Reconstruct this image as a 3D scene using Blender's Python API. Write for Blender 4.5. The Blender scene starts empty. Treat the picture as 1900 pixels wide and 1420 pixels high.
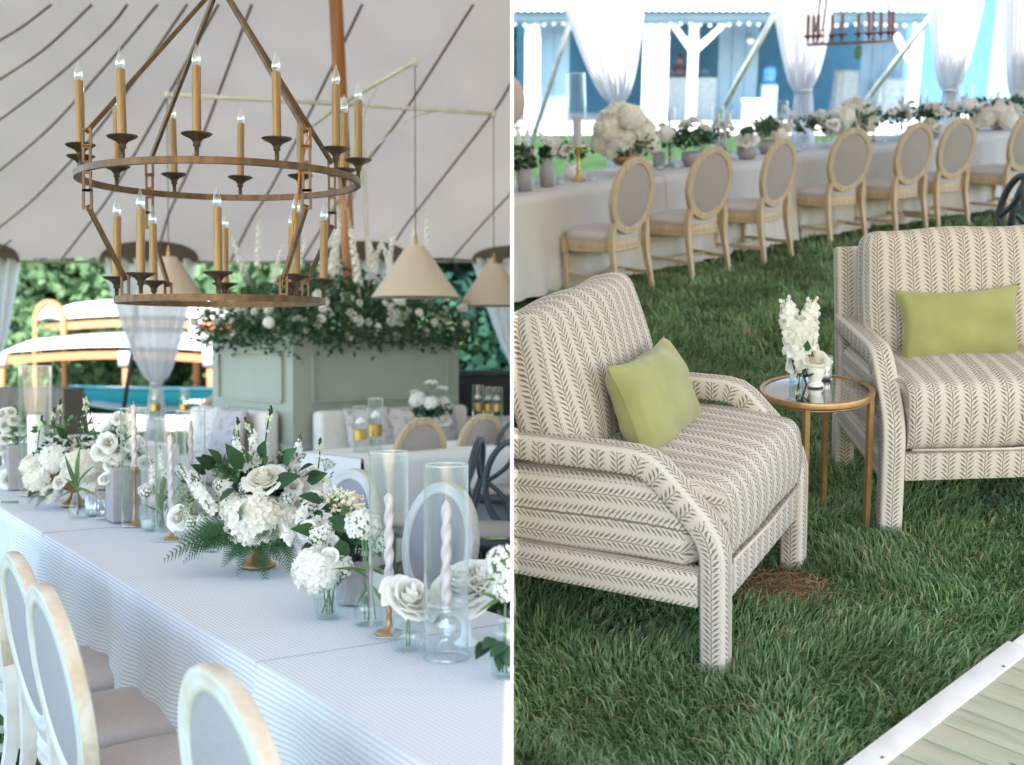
import bpy, bmesh, math, random
import numpy as np
from mathutils import Vector as V, Matrix as MX
random.seed(7)
rng = np.random.default_rng(7)
scn = bpy.context.scene
COL = scn.collection
R = math.radians
# ------------------------------------------------------------------ camera
F, PX, PY = 2200.0, 950.0, 710.0          # focal length and centre in photograph pixels (1900 x 1420)
HL = 1.53                                  # eye height over the dining lawn
PITCH = math.atan(70 / F)
HR = 1.75                                  # eye height over the sloping lounge lawn
cam = bpy.data.cameras.new('camera')
camo = bpy.data.objects.new('camera', cam); COL.objects.link(camo)
camo.location = (0, 0, HL); camo.rotation_euler = (R(90) - PITCH, 0, 0)
cam.sensor_width = 36; cam.lens = 36 * F / 1900
cam.clip_start = .05; cam.clip_end = 400
cam.dof.use_dof = True; cam.dof.focus_distance = 4.05; cam.dof.aperture_fstop = 2.6
scn.camera = camo
# ------------------------------------------------------------------ sky and sun
SUN_EL, SUN_AZ = 43, 180                   # the sun stands behind the camera
w = bpy.data.worlds.new('World'); scn.world = w; w.use_nodes = True
nt = w.node_tree; bg = nt.nodes['Background']
sky = nt.nodes.new('ShaderNodeTexSky'); sky.sky_type = 'NISHITA'; sky.sun_disc = False
sky.sun_elevation = R(SUN_EL); sky.sun_rotation = R(SUN_AZ); sky.ozone_density = 2.0; sky.dust_density = .3
nt.links.new(sky.outputs[0], bg.inputs[0]); bg.inputs[1].default_value = .15
sun = bpy.data.lights.new('sun', 'SUN'); sun.energy = 3.2; sun.angle = R(.5); sun.color = (1, .935, .85)
suno = bpy.data.objects.new('sun', sun); COL.objects.link(suno)
sd = V((math.sin(R(SUN_AZ)) * math.cos(R(SUN_EL)), math.cos(R(SUN_AZ)) * math.cos(R(SUN_EL)), math.sin(R(SUN_EL))))
suno.rotation_euler = sd.to_track_quat('Z', 'Y').to_euler()
vs = scn.view_settings
vs.view_transform = 'Standard'; vs.look = 'None'; vs.gamma = 1; vs.use_curve_mapping = False
vs.exposure = 2.42
scn.cycles.max_bounces = 10; scn.cycles.diffuse_bounces = 5; scn.cycles.transparent_max_bounces = 24
scn.cycles.transmission_bounces = 8; scn.cycles.sample_clamp_indirect = 6
scn.cycles.caustics_reflective = False; scn.cycles.caustics_refractive = False
scn.cycles.use_denoising = True
# ------------------------------------------------------------------ the two lawns: pixel rays
EYE = V((0, 0, HL))
RLm = MX(((1, 0, 0), (0, math.cos(PITCH), math.sin(PITCH)), (0, -math.sin(PITCH), math.cos(PITCH))))
def ray(u, v): return RLm @ V(((u - PX) / F, 1, -(v - PY) / F))
def Lz(u, v, z):
    d = ray(u, v); return EYE + d * ((z - HL) / d.z)
def Ly(u, v, y):
    d = ray(u, v); return EYE + d * (y / d.y)
_dn = (RLm @ V(((1330 - PX) / F, 1, -1 / math.tan(R(15.5))))).normalized()
_up = -_dn; _f = RLm @ V((0, 1, 0)); _f = (_f - _up * _f.dot(_up)).normalized(); _r = _f.cross(_up)
RRm = MX((_r, _f, _up)).transposed()
def Rz(u, v, z):
    d = RRm.transposed() @ ray(u, v); return V((0, 0, HR)) + d * ((z - HR) / d.z)
def Ry(u, v, y):
    d = RRm.transposed() @ ray(u, v); return V((0, 0, HR)) + d * (y / d.y)
SIDE = {'L': MX.Identity(4), 'R': MX.Translation(EYE) @ RRm.to_4x4() @ MX.Translation((0, 0, -HR))}
_dnB = (RLm @ V((0, 1, -1 / math.tan(R(15.5))))).normalized(); _upB = -_dnB
_fB = RLm @ V((0, 1, 0)); _fB = (_fB - _upB * _fB.dot(_upB)).normalized(); RBm = MX((_fB.cross(_upB), _fB, _upB)).transposed()
def By(u, v, y):
    d = RBm.transposed() @ ray(u, v); return V((0, 0, HR)) + d * (y / d.y)
SIDE['B'] = MX.Translation(EYE) @ RBm.to_4x4() @ MX.Translation((0, 0, -HR))   # the barn's level ground beyond the sloping lawn
WALL_T = .0058                             # thickness of the partition between the two lawns
# ------------------------------------------------------------------ mesh builder
class MB:
    def __init__(s): s.v = []; s.f = []; s.uv = []; s.m = []; s.cm = 0
    def add(s, vs, fs, uvs=None):
        o = len(s.v); s.v += [tuple(p) for p in vs]
        for i, f in enumerate(fs):
            s.f.append(tuple(o + k for k in f)); s.uv.append(uvs[i] if uvs else None); s.m.append(s.cm)
        return s
    def xf(s, m, start=0):
        for i in range(start, len(s.v)): s.v[i] = tuple(m @ V(s.v[i]))
        return s
    def box(s, c, d, rz=0, rx=0):
        x, y, z = (k / 2 for k in d)
        p = [V((a * x, b * y, e * z)) for e in (-1, 1) for b in (-1, 1) for a in (-1, 1)]
        m = MX.Translation(c) @ MX.Rotation(rz, 4, 'Z') @ MX.Rotation(rx, 4, 'X')
        return s.add([m @ q for q in p], [(0, 2, 3, 1), (4, 5, 7, 6), (0, 1, 5, 4), (2, 6, 7, 3), (0, 4, 6, 2), (1, 3, 7, 5)])
    def rbox(s, c, d, r, seg=2, n=1, crown=None, uvf=None, m=None):
        """rounded box; crown(p) -> offset; uvf(axis, p) -> uv in metres"""
        h = [k / 2 for k in d]; r = min(r, *[k * .999 for k in h])
        def line(k):
            a = [-h[k] + r * (1 - math.cos(i / seg * math.pi / 2)) for i in range(seg)]
            b = [-h[k] + r + (2 * h[k] - 2 * r) * i / n for i in range(n + 1)]
            return a + b + [-q for q in reversed(a)]
        L = [line(0), line(1), line(2)]
        mm = MX.Translation(c) @ (m or MX.Identity(4))
        for ax in range(3):
            i, j = (ax + 1) % 3, (ax + 2) % 3
            for sg in (-1, 1):
                vs, fs, uvs = [], [], []
                ni, nj = len(L[i]), len(L[j])
                raw = []
                for a in L[i]:
                    for b in L[j]:
                        p = [0, 0, 0]; p[ax] = sg * h[ax]; p[i] = a; p[j] = b
                        q = V([max(-h[k] + r, min(h[k] - r, p[k])) for k in range(3)])
                        o = V(p) - q
                        if o.length > 1e-9: o = o.normalized() * r
                        q = q + o
                        raw.append(V(p))
                        if crown: q = q + V(crown(q))
                        vs.append(mm @ q)
                for a in range(ni - 1):
                    for b in range(nj - 1):
                        k = [a * nj + b, (a + 1) * nj + b, (a + 1) * nj + b + 1, a * nj + b + 1]
                        if sg < 0: k.reverse()
                        fs.append(k)
                        uvs.append([uvf(ax, raw[t]) for t in k] if uvf else None)
                s.add(vs, fs, uvs if uvf else None)
        return s
    def lathe(s, prof, n=20, c=(0, 0, 0), m=None, rib=None):
        vs = []; k = len(prof)
        for i in range(n):
            a = 2 * math.pi * i / n; g = rib(a) if rib else 1
            for r, z in prof: vs.append(V((c[0] + r * g * math.cos(a), c[1] + r * g * math.sin(a), c[2] + z)))
        if m: vs = [m @ p for p in vs]
        fs = []
        for i in range(n):
            j = (i + 1) % n
            for q in range(k - 1): fs.append((i * k + q, j * k + q, j * k + q + 1, i * k + q + 1))
        return s.add(vs, fs)
    def tube(s, pts, r, n=8, closed=False, flat=None, cap=True, twist=0):
        """sweep a circle (or a flat (w,h) rectangle) along pts"""
        P = [V(p) for p in pts]; k = len(P); vs = []; fs = []
        rad = r if isinstance(r, (list, tuple)) else [r] * k
        prev = None
        for i, p in enumerate(P):
            a = P[(i - 1) % k] if (closed or i) else p
            b = P[(i + 1) % k] if (closed or i < k - 1) else p
            t = (b - a).normalized()
            if prev is None:
                ref = V((0, 0, 1)) if abs(t.z) < .9 else V((0, 1, 0))
                x = t.cross(ref).normalized()
            else:
                x = (prev - t * prev.dot(t)).normalized()
            prev = x; y = x.cross(t)
            if flat:
                fw, fh = flat
                sec = [(-fw / 2, -fh / 2), (fw / 2, -fh / 2), (fw / 2, fh / 2), (-fw / 2, fh / 2)]
                vs += [p + x * q[0] * rad[i] + y * q[1] * rad[i] for q in sec]
            else:
                vs += [p + (x * math.cos(2 * math.pi * q / n + twist * i) + y * math.sin(2 * math.pi * q / n + twist * i)) * rad[i] for q in range(n)]
        nn = 4 if flat else n
        for i in range(k if closed else k - 1):
            j = (i + 1) % k
            for q in range(nn):
                w_ = (q + 1) % nn; fs.append((i * nn + q, i * nn + w_, j * nn + w_, j * nn + q))
        if cap and not closed:
            fs.append(tuple(reversed(range(nn)))); fs.append(tuple((k - 1) * nn + q for q in range(nn)))
        return s.add(vs, fs)
    def ball(s, c, r, n=8, k=5, sc=(1, 1, 1)):
        vs = []; fs = []
        for i in range(k + 1):
            t = math.pi * i / k
            for q in range(n):
                a = 2 * math.pi * q / n
                vs.append((c[0] + r * sc[0] * math.sin(t) * math.cos(a), c[1] + r * sc[1] * math.sin(t) * math.sin(a), c[2] + r * sc[2] * math.cos(t)))
        for i in range(k):
            for q in range(n):
                w_ = (q + 1) % n; fs.append((i * n + q, (i + 1) * n + q, (i + 1) * n + w_, i * n + w_))
        return s.add(vs, fs)
    def grid(s, fn, nu, nv, uvf=None, closed=False):
        vs = [fn(i / nu, j / nv) for i in range(nu + 1) for j in range(nv + 1)]
        fs = []; uvs = []
        for i in range(nu):
            for j in range(nv):
                k = (i * (nv + 1) + j, (i + 1) * (nv + 1) + j, (i + 1) * (nv + 1) + j + 1, i * (nv + 1) + j + 1)
                fs.append(k)
                if uvf: uvs.append([uvf(*q) for q in ((i / nu, j / nv), ((i + 1) / nu, j / nv), ((i + 1) / nu, (j + 1) / nv), (i / nu, (j + 1) / nv))])
        return s.add(vs, fs, uvs if uvf else None)
    def mesh(s, name, mats, smooth=True):
        me = bpy.data.meshes.new(name); me.from_pydata(s.v, [], s.f)
        if any(u is not None for u in s.uv):
            lay = me.uv_layers.new(name='uv'); flat = []
            for f, u in zip(s.f, s.uv):
                for q in (u or [(0, 0)] * len(f)): flat += [q[0], q[1]]
            lay.data.foreach_set('uv', flat)
        for m_ in (mats if isinstance(mats, (list, tuple)) else [mats]): me.materials.append(m_)
        if any(s.m): me.polygons.foreach_set('material_index', s.m)
        if smooth: me.polygons.foreach_set('use_smooth', [True] * len(me.polygons))
        me.update(); return me
def sharp(me, ang=35):
    me.set_sharp_from_angle(angle=R(ang)); return me
# ------------------------------------------------------------------ objects
def place(o, side, loc=(0, 0, 0), rz=0, m=None):
    o.matrix_world = SIDE[side] @ MX.Translation(loc) @ MX.Rotation(rz, 4, 'Z') @ (m or MX.Identity(4))
    o['_side'] = side; return o
def tag(o, label, cat, group=None):
    o['label'] = label; o['category'] = cat
    if group: o['group'] = group
    return o
def thing(name, label, cat, side, loc=(0, 0, 0), rz=0, group=None, m=None):
    o = bpy.data.objects.new(name, None); COL.objects.link(o); o.empty_display_size = .05
    place(o, side, loc, rz, m); return tag(o, label, cat, group)
def part(name, me, parent, m=None, kind=None):
    o = bpy.data.objects.new(name, me); COL.objects.link(o); o.parent = parent
    if m is not None: o.matrix_local = m
    if kind: o['kind'] = kind
    return o
def solo(name, me, label, cat, side, loc=(0, 0, 0), rz=0, group=None, m=None):
    o = bpy.data.objects.new(name, me); COL.objects.link(o)
    place(o, side, loc, rz, m); return tag(o, label, cat, group)
def struct(name, me, side, loc=(0, 0, 0), rz=0, kind='structure'):
    o = bpy.data.objects.new(name, me); COL.objects.link(o); place(o, side, loc, rz); o['kind'] = kind; return o
def dup(o, side, loc, rz=0, label=None, group=None, parent=None, m=None):
    c = o.copy(); COL.objects.link(c)
    if parent is None:
        place(c, side, loc, rz, m)
        if label: c['label'] = label
        if group: c['group'] = group
    else:
        c.parent = parent; c.matrix_local = o.matrix_local.copy()
    for ch in [x for x in o.children]: dup(ch, side, None, parent=c)
    return c
T = MX.Translation
def Rot(a, ax): return MX.Rotation(a, 4, ax)
def Sc(x, y=None, z=None): return MX.Diagonal((x, x if y is None else y, x if z is None else z, 1))
def look(d, roll=0):
    """matrix whose local +Z points along d"""
    return V(d).to_track_quat('Z', 'Y').to_matrix().to_4x4() @ Rot(roll, 'Z')
def U(a, b): return random.uniform(a, b)
# ------------------------------------------------------------------ materials
def newmat(name):
    m = bpy.data.materials.new(name); m.use_nodes = True
    n = m.node_tree.nodes; return m, n, m.node_tree.links, n['Principled BSDF']
def noise_col(n, l, c1, c2, scale, coord='Object', detail=4, lo=.35, hi=.65, stretch=None, dist=0):
    tc = n.new('ShaderNodeTexCoord'); src = tc.outputs[coord]
    if stretch:
        mp = n.new('ShaderNodeMapping'); mp.inputs['Scale'].default_value = stretch; l.new(src, mp.inputs[0]); src = mp.outputs[0]
    t = n.new('ShaderNodeTexNoise'); t.inputs['Scale'].default_value = scale; t.inputs['Detail'].default_value = detail
    t.inputs['Distortion'].default_value = dist
    l.new(src, t.inputs['Vector'])
    r = n.new('ShaderNodeValToRGB'); r.color_ramp.elements[0].position = lo; r.color_ramp.elements[1].position = hi
    r.color_ramp.elements[0].color = (*c1, 1); r.color_ramp.elements[1].color = (*c2, 1)
    l.new(t.outputs[0], r.inputs[0]); return r.outputs[0], t, src
def M(name, c1, c2=None, scale=8, rough=.6, metal=0, bump=0, bscale=None, stretch=None, trans=0, sheen=0, spec=.5, lo=.35, hi=.65, detail=4, dist=0, var=0, coat=0):
    m, n, l, b = newmat(name)
    if c2 is None: c2 = tuple(k * .82 for k in c1)
    col, t, src = noise_col(n, l, c1, c2, scale, stretch=stretch, lo=lo, hi=hi, detail=detail, dist=dist)
    if var:
        oi = n.new('ShaderNodeObjectInfo'); mr = n.new('ShaderNodeMapRange'); mr.inputs[3].default_value = 1 - var; mr.inputs[4].default_value = 1 + var
        l.new(oi.outputs['Random'], mr.inputs[0]); h = n.new('ShaderNodeHueSaturation'); l.new(mr.outputs[0], h.inputs['Value']); l.new(col, h.inputs['Color']); col = h.outputs[0]
    l.new(col, b.inputs['Base Color'])
    b.inputs['Roughness'].default_value = rough; b.inputs['Metallic'].default_value = metal
    b.inputs['Specular IOR Level'].default_value = spec; b.inputs['Coat Weight'].default_value = coat
    if sheen: b.inputs['Sheen Weight'].default_value = sheen
    if bump:
        t2 = n.new('ShaderNodeTexNoise'); t2.inputs['Scale'].default_value = bscale or scale * 4; t2.inputs['Detail'].default_value = 3
        l.new(src, t2.inputs['Vector']); bp = n.new('ShaderNodeBump'); bp.inputs['Strength'].default_value = bump; bp.inputs['Distance'].default_value = .01
        l.new(t2.outputs[0], bp.inputs['Height']); l.new(bp.outputs[0], b.inputs['Normal'])
    if trans:
        tr = n.new('ShaderNodeBsdfTranslucent'); l.new(col, tr.inputs[0]); mx = n.new('ShaderNodeMixShader'); mx.inputs[0].default_value = trans
        l.new(b.outputs[0], mx.inputs[1]); l.new(tr.outputs[0], mx.inputs[2]); l.new(mx.outputs[0], n['Material Output'].inputs[0])
    return m
def glass_thin(name, tint=(.93, .96, .97), refl=.9, edge=.45, base=.05, power=4):
    """a blown-glass sheet: mostly clear, brighter reflection toward its edges"""
    m, n, l, b = newmat(name); n.remove(b)
    tr = n.new('ShaderNodeBsdfTransparent'); tr.inputs[0].default_value = (*tint, 1)
    gl = n.new('ShaderNodeBsdfGlossy'); gl.inputs['Roughness'].default_value = .04; gl.inputs[0].default_value = (refl, refl, refl, 1)
    lw = n.new('ShaderNodeLayerWeight'); lw.inputs[0].default_value = .5
    pw = n.new('ShaderNodeMath'); pw.operation = 'POWER'; pw.inputs[1].default_value = power; l.new(lw.outputs['Facing'], pw.inputs[0])
    mr = n.new('ShaderNodeMapRange'); mr.inputs[3].default_value = base; mr.inputs[4].default_value = edge; l.new(pw.outputs[0], mr.inputs[0])
    mx = n.new('ShaderNodeMixShader'); l.new(mr.outputs[0], mx.inputs[0]); l.new(tr.outputs[0], mx.inputs[1]); l.new(gl.outputs[0], mx.inputs[2])
    l.new(mx.outputs[0], n['Material Output'].inputs[0]); return m
def glass_solid(name, col=(.96, .98, 1), rough=.02):
    m, n, l, b = newmat(name); b.inputs['Base Color'].default_value = (*col, 1); b.inputs['Transmission Weight'].default_value = 1
    b.inputs['Roughness'].default_value = rough; b.inputs['IOR'].default_value = 1.45; return m
# ------------------------------------------------------------------ shared materials
m_tent = M('sailcloth', (.505, .435, .375), (.465, .40, .345), scale=.8, rough=.9, trans=.29, bump=.6, bscale=2.6, spec=.1)
m_seam = M('sailcloth seam', (.36, .29, .25), rough=.9, spec=.1, trans=.22)
m_patch = M('tan webbing', (.20, .135, .10), rough=.9, scale=3)
m_rope = M('white rope', (.7, .69, .65), rough=.9)
m_cane = M('white pole', (.74, .72, .62), rough=.5)
m_pole = M('varnished spruce', (.42, .17, .045), (.26, .085, .022), scale=5, stretch=(3, 3, .25), rough=.45, lo=.3, hi=.7, bump=.1)
m_bronze = M('antique bronze', (.20, .105, .045), (.085, .048, .026), scale=26, stretch=(1, 1, .4), rough=.45, metal=.55, lo=.3, hi=.7)
m_cup = M('dark bronze', (.13, .082, .048), (.055, .038, .028), scale=20, rough=.4, metal=.7)
m_sleeve = M('gilded candle sleeve', (.42, .265, .115), (.24, .14, .06), scale=30, stretch=(3, 3, .15), rough=.5, metal=.35, lo=.3, hi=.7)
m_cord = M('orange cord', (.65, .25, .02), rough=.6)
m_bulb = glass_thin('bulb glass', (.97, .98, .99), 1, .8, .22, 2)
m_fil = M('bulb filament', (.6, .6, .58), rough=.3, metal=.6)
m_glass = glass_thin('hurricane glass', (.978, .988, .988), 1, 1.0, .03, 3.0)
m_vase = glass_thin('vase glass', (.93, .965, .965), .9, .45, .06)
m_water = glass_thin('water', (.95, .975, .97), .8, .3, .03)
m_crystal = glass_thin('pressed glass', (.94, .96, .97), 1, .85, .16)
m_blueglass = glass_thin('pale blue glass', (.80, .91, .95), .9, .5, .08)
m_mercury = M('mercury glass', (.62, .64, .66), (.35, .37, .40), scale=60, rough=.25, metal=.5)
m_wax = M('white wax', (.86, .84, .80), (.82, .80, .76), scale=6, rough=.45)
m_lilac = M('lilac wax', (.57, .50, .515), (.53, .46, .475), scale=10, rough=.42)
m_brass = M('aged brass', (.48, .30, .13), (.30, .18, .08), scale=24, rough=.42, metal=.75, lo=.3, hi=.7)
m_gold = M('gold foil', (.62, .40, .12), (.5, .3, .08), scale=30, rough=.35, metal=.8)
m_mauve = M('mauve glazed ceramic', (.35, .325, .335), (.31, .285, .295), scale=30, rough=.75, bump=.3, bscale=160)
m_milk = M('milk glass', (.86, .85, .82), (.82, .81, .78), scale=10, rough=.25)
m_sage = M('sage painted board', (.34, .36, .295), (.32, .34, .28), scale=3, rough=.55, bump=.06, bscale=60)
m_linenw = M('ivory upholstery', (.74, .70, .64), (.70, .66, .60), scale=14, rough=.9, bump=.15, bscale=220, spec=.15)
m_panel = M('taupe upholstery', (.40, .338, .305), (.35, .295, .265), scale=180, rough=.95, detail=2, spec=.1, bump=.2, bscale=420)
m_seat = M('greige upholstery', (.54, .485, .465), (.48, .43, .41), scale=180, rough=.95, detail=2, spec=.1, bump=.2, bscale=420)
m_limed = M('limed wood', (.63, .645, .625), (.55, .47, .37), scale=4.5, stretch=(1.6, 1.6, 1), rough=.6, lo=.50, hi=.80, detail=8, dist=.7, bump=.12, bscale=50)
m_rim = M('worn limed rim', (.66, .60, .51), (.48, .325, .19), scale=9, rough=.6, lo=.38, hi=.75, detail=9, dist=1.0, bump=.15, bscale=60)
m_oakp = M('pale oak', (.56, .43, .28), (.45, .315, .185), scale=10, stretch=(3, 3, .6), rough=.6, lo=.3, hi=.7, detail=6)
m_panelL = M('skylit taupe upholstery', (.37, .365, .385), (.325, .32, .34), scale=180, rough=.95, detail=2, spec=.1, bump=.2, bscale=420)  # taupe chair fabric with the blue of the skylight mixed into its colour
m_navy = M('slate blue lacquer', (.035, .045, .056), (.028, .036, .046), scale=12, rough=.45)
m_black = M('black panel', (.012, .014, .017), rough=.5)
m_taupe = M('taupe linen', (.21, .175, .155), (.175, .145, .13), scale=30, stretch=(4, 4, .3), rough=.95)
m_shade = M('linen lampshade', (.76, .63, .50), (.70, .57, .445), scale=120, rough=.95, trans=.35, spec=.1)
m_shadein = M('lampshade lining', (.30, .28, .27), rough=.9)
m_canoe = M('teal canoe hull', (.006, .075, .10), (.005, .065, .088), scale=3, rough=.28)
m_white = M('white paint', (.78, .77, .75), rough=.55)
m_black_pole = M('dark pole', (.06, .06, .065), rough=.5)
m_cedar = M('orange cedar', (.52, .20, .085), (.42, .15, .06), scale=6, stretch=(1, 1, 3), rough=.6)
m_canvas = M('white canvas', (.82, .80, .76), rough=.9, trans=.2)
m_petal = M('white petal', (.90, .885, .84), (.87, .845, .78), scale=30, rough=.6, trans=.38, spec=.2)
m_cream = M('cream petal', (.89, .84, .72), (.89, .87, .81), scale=22, rough=.6, trans=.38, spec=.2)
m_bud = M('green white bud', (.66, .70, .52), (.42, .52, .28), scale=40, rough=.6, var=.1)
m_yarrow = M('straw floret', (.70, .58, .36), (.78, .72, .56), scale=40, rough=.7)
m_leaf = M('leaf green', (.035, .085, .035), (.06, .13, .05), scale=14, rough=.5, trans=.25, var=.35, spec=.22)
m_leafd = M('dark leaf', (.022, .056, .030), (.042, .085, .042), scale=14, rough=.5, trans=.15, var=.3, spec=.22)
m_leafl = M('light leaf', (.13, .22, .085), (.09, .17, .06), scale=14, rough=.5, trans=.3, var=.25, spec=.22)
m_fern = M('fern green', (.026, .082, .028), (.042, .11, .038), scale=14, rough=.5, trans=.2, var=.2, spec=.22)
m_stem = M('stem green', (.15, .24, .09), (.11, .19, .07), scale=20, rough=.5)
m_dusty = M('grey green umbel', (.27, .36, .22), (.22, .31, .17), scale=30, rough=.7)
m_bark = M('bark', (.16, .12, .09), (.09, .07, .05), scale=9, stretch=(1, 1, .3), rough=.95)
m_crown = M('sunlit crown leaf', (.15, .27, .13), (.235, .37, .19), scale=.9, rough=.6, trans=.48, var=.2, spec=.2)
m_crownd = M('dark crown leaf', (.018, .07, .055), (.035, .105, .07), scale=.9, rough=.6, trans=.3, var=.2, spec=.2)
m_slope = M('wooded slope', (.10, .17, .07), (.16, .25, .11), scale=1.2, rough=.95, spec=.05, detail=8)
m_glassrim = glass_thin('glass rim', (.85, .9, .9), 1, .9, .45, 1.5)
m_lawn = M('lawn soil', (.025, .055, .02), (.05, .09, .03), scale=2.2, rough=.95, spec=.05, detail=8, bump=.5, bscale=30)
m_partition = M('white partition board', (.86, .86, .85), (.85, .85, .84), rough=.6)
def stripe_cloth(name, base, line, pitch, frac, trans=.08):
    """woven cloth with fine lines running lengthwise, measured in metres on its own UVs"""
    m, n, l, b = newmat(name); tc = n.new('ShaderNodeUVMap'); sp = n.new('ShaderNodeSeparateXYZ'); l.new(tc.outputs[0], sp.inputs[0])
    d = n.new('ShaderNodeMath'); d.operation = 'MULTIPLY'; d.inputs[1].default_value = 1 / pitch; l.new(sp.outputs[1], d.inputs[0])
    fr = n.new('ShaderNodeMath'); fr.operation = 'FRACT'; l.new(d.outputs[0], fr.inputs[0])
    s1 = n.new('ShaderNodeMapRange'); s1.interpolation_type = 'SMOOTHSTEP'; s1.inputs[1].default_value = frac * .5; s1.inputs[2].default_value = frac; l.new(fr.outputs[0], s1.inputs[0])
    mx = n.new('ShaderNodeMix'); mx.data_type = 'RGBA'; mx.inputs[6].default_value = (*line, 1); mx.inputs[7].default_value = (*base, 1); l.new(s1.outputs[0], mx.inputs[0])
    t = n.new('ShaderNodeTexNoise'); t.inputs['Scale'].default_value = 500; l.new(tc.outputs[0], t.inputs['Vector'])
    bp = n.new('ShaderNodeBump'); bp.inputs['Strength'].default_value = .12; bp.inputs['Distance'].default_value = .002; l.new(t.outputs[0], bp.inputs['Height']); l.new(bp.outputs[0], b.inputs['Normal'])
    l.new(mx.outputs[2], b.inputs['Base Color']); b.inputs['Roughness'].default_value = .9; b.inputs['Specular IOR Level'].default_value = .15
    return m
m_cloth = stripe_cloth('pinstriped cotton', (.705, .715, .73), (.28, .345, .40), .0128, .21)
m_clothR = stripe_cloth('plain greige cloth', (.60, .57, .54), (.52, .49, .46), .012, .4)
def fern_fabric():
    """printed linen: rows of fern sprigs, stem along v, row pitch across u (metres)"""
    m, n, l, b = newmat('fern print linen')
    def MA(op, a, b_=None, c=None):
        q = n.new('ShaderNodeMath'); q.operation = op
        for i, x in enumerate((a, b_, c)):
            if x is None: continue
            if isinstance(x, (int, float)): q.inputs[i].default_value = x
            else: l.new(x, q.inputs[i])
        return q.outputs[0]
    uv = n.new('ShaderNodeUVMap'); t = n.new('ShaderNodeTexNoise'); t.inputs['Scale'].default_value = 60; t.inputs['Detail'].default_value = 2; l.new(uv.outputs[0], t.inputs['Vector'])
    sx = n.new('ShaderNodeSeparateXYZ'); l.new(uv.outputs[0], sx.inputs[0])
    sn = n.new('ShaderNodeSeparateColor'); l.new(t.outputs[1], sn.inputs[0])
    u = MA('ADD', sx.outputs[0], MA('MULTIPLY', MA('SUBTRACT', sn.outputs[0], .5), .006))
    v = MA('ADD', sx.outputs[1], MA('MULTIPLY', MA('SUBTRACT', sn.outputs[1], .5), .006))
    P = .064; Q = .0168
    x = MA('SUBTRACT', MA('FRACT', MA('DIVIDE', u, P)), .5)
    ax = MA('ABSOLUTE', x)
    sgn = MA('MULTIPLY', MA('SIGN', x), .22)
    # barbs: rise steeply from the stem, flatten outward
    w_ = MA('ADD', MA('SUBTRACT', MA('DIVIDE', v, Q), MA('MULTIPLY', MA('POWER', MA('MULTIPLY', ax, 2), .75), 1.75)), sgn)
    fr = MA('ABSOLUTE', MA('SUBTRACT', MA('FRACT', w_), .5))
    # width of a barb: thin at the stem, full in the middle, pointed at its tip
    wid = MA('MULTIPLY', MA('SUBTRACT', .325, MA('MULTIPLY', MA('ABSOLUTE', MA('SUBTRACT', ax, .2)), 1.15)), 1)
    vary = MA('MULTIPLY', MA('SUBTRACT', sn.outputs[2], .5), .25)
    barb = MA('MULTIPLY', MA('LESS_THAN', fr, MA('ADD', MA('SUBTRACT', wid, .06), vary)), MA('LESS_THAN', ax, .40))
    stem = MA('LESS_THAN', ax, .022)
    fac = MA('MAXIMUM', barb, stem)
    t2 = n.new('ShaderNodeTexNoise'); t2.inputs['Scale'].default_value = 420; t2.inputs['Detail'].default_value = 2; l.new(uv.outputs[0], t2.inputs['Vector'])
    fac = MA('MULTIPLY', fac, MA('ADD', .55, MA('MULTIPLY', t2.outputs[0], .8)))
    fac = MA('MINIMUM', fac, 1.0)
    mx = n.new('ShaderNodeMix'); mx.data_type = 'RGBA'; mx.inputs[6].default_value = (.56, .49, .43, 1); mx.inputs[7].default_value = (.165, .145, .118, 1); l.new(fac, mx.inputs[0])
    l.new(mx.outputs[2], b.inputs['Base Color']); b.inputs['Roughness'].default_value = .95; b.inputs['Specular IOR Level'].default_value = .12
    wv = n.new('ShaderNodeTexNoise'); wv.inputs['Scale'].default_value = 700; l.new(uv.outputs[0], wv.inputs['Vector'])
    bp = n.new('ShaderNodeBump'); bp.inputs['Strength'].default_value = .25; bp.inputs['Distance'].default_value = .002; l.new(wv.outputs[0], bp.inputs['Height']); l.new(bp.outputs[0], b.inputs['Normal'])
    return m
m_fernfab = fern_fabric()
m_velvet = M('chartreuse velvet', (.32, .315, .125), (.265, .26, .10), scale=5, rough=.85, sheen=.25, bump=.35, bscale=11, spec=.2)
def sheer(name, op):
    m, n, l, b = newmat(name); n.remove(b)
    d = n.new('ShaderNodeBsdfDiffuse'); d.inputs[0].default_value = (.84, .82, .81, 1); tl = n.new('ShaderNodeBsdfTranslucent'); tl.inputs[0].default_value = (.84, .82, .81, 1)
    tp = n.new('ShaderNodeBsdfTransparent'); a = n.new('ShaderNodeMixShader'); a.inputs[0].default_value = .5; l.new(d.outputs[0], a.inputs[1]); l.new(tl.outputs[0], a.inputs[2])
    c = n.new('ShaderNodeMixShader'); c.inputs[0].default_value = op; l.new(tp.outputs[0], c.inputs[1]); l.new(a.outputs[0], c.inputs[2]); l.new(c.outputs[0], n['Material Output'].inputs[0]); return m
m_sheer = sheer('sheer voile', .93)
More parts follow.
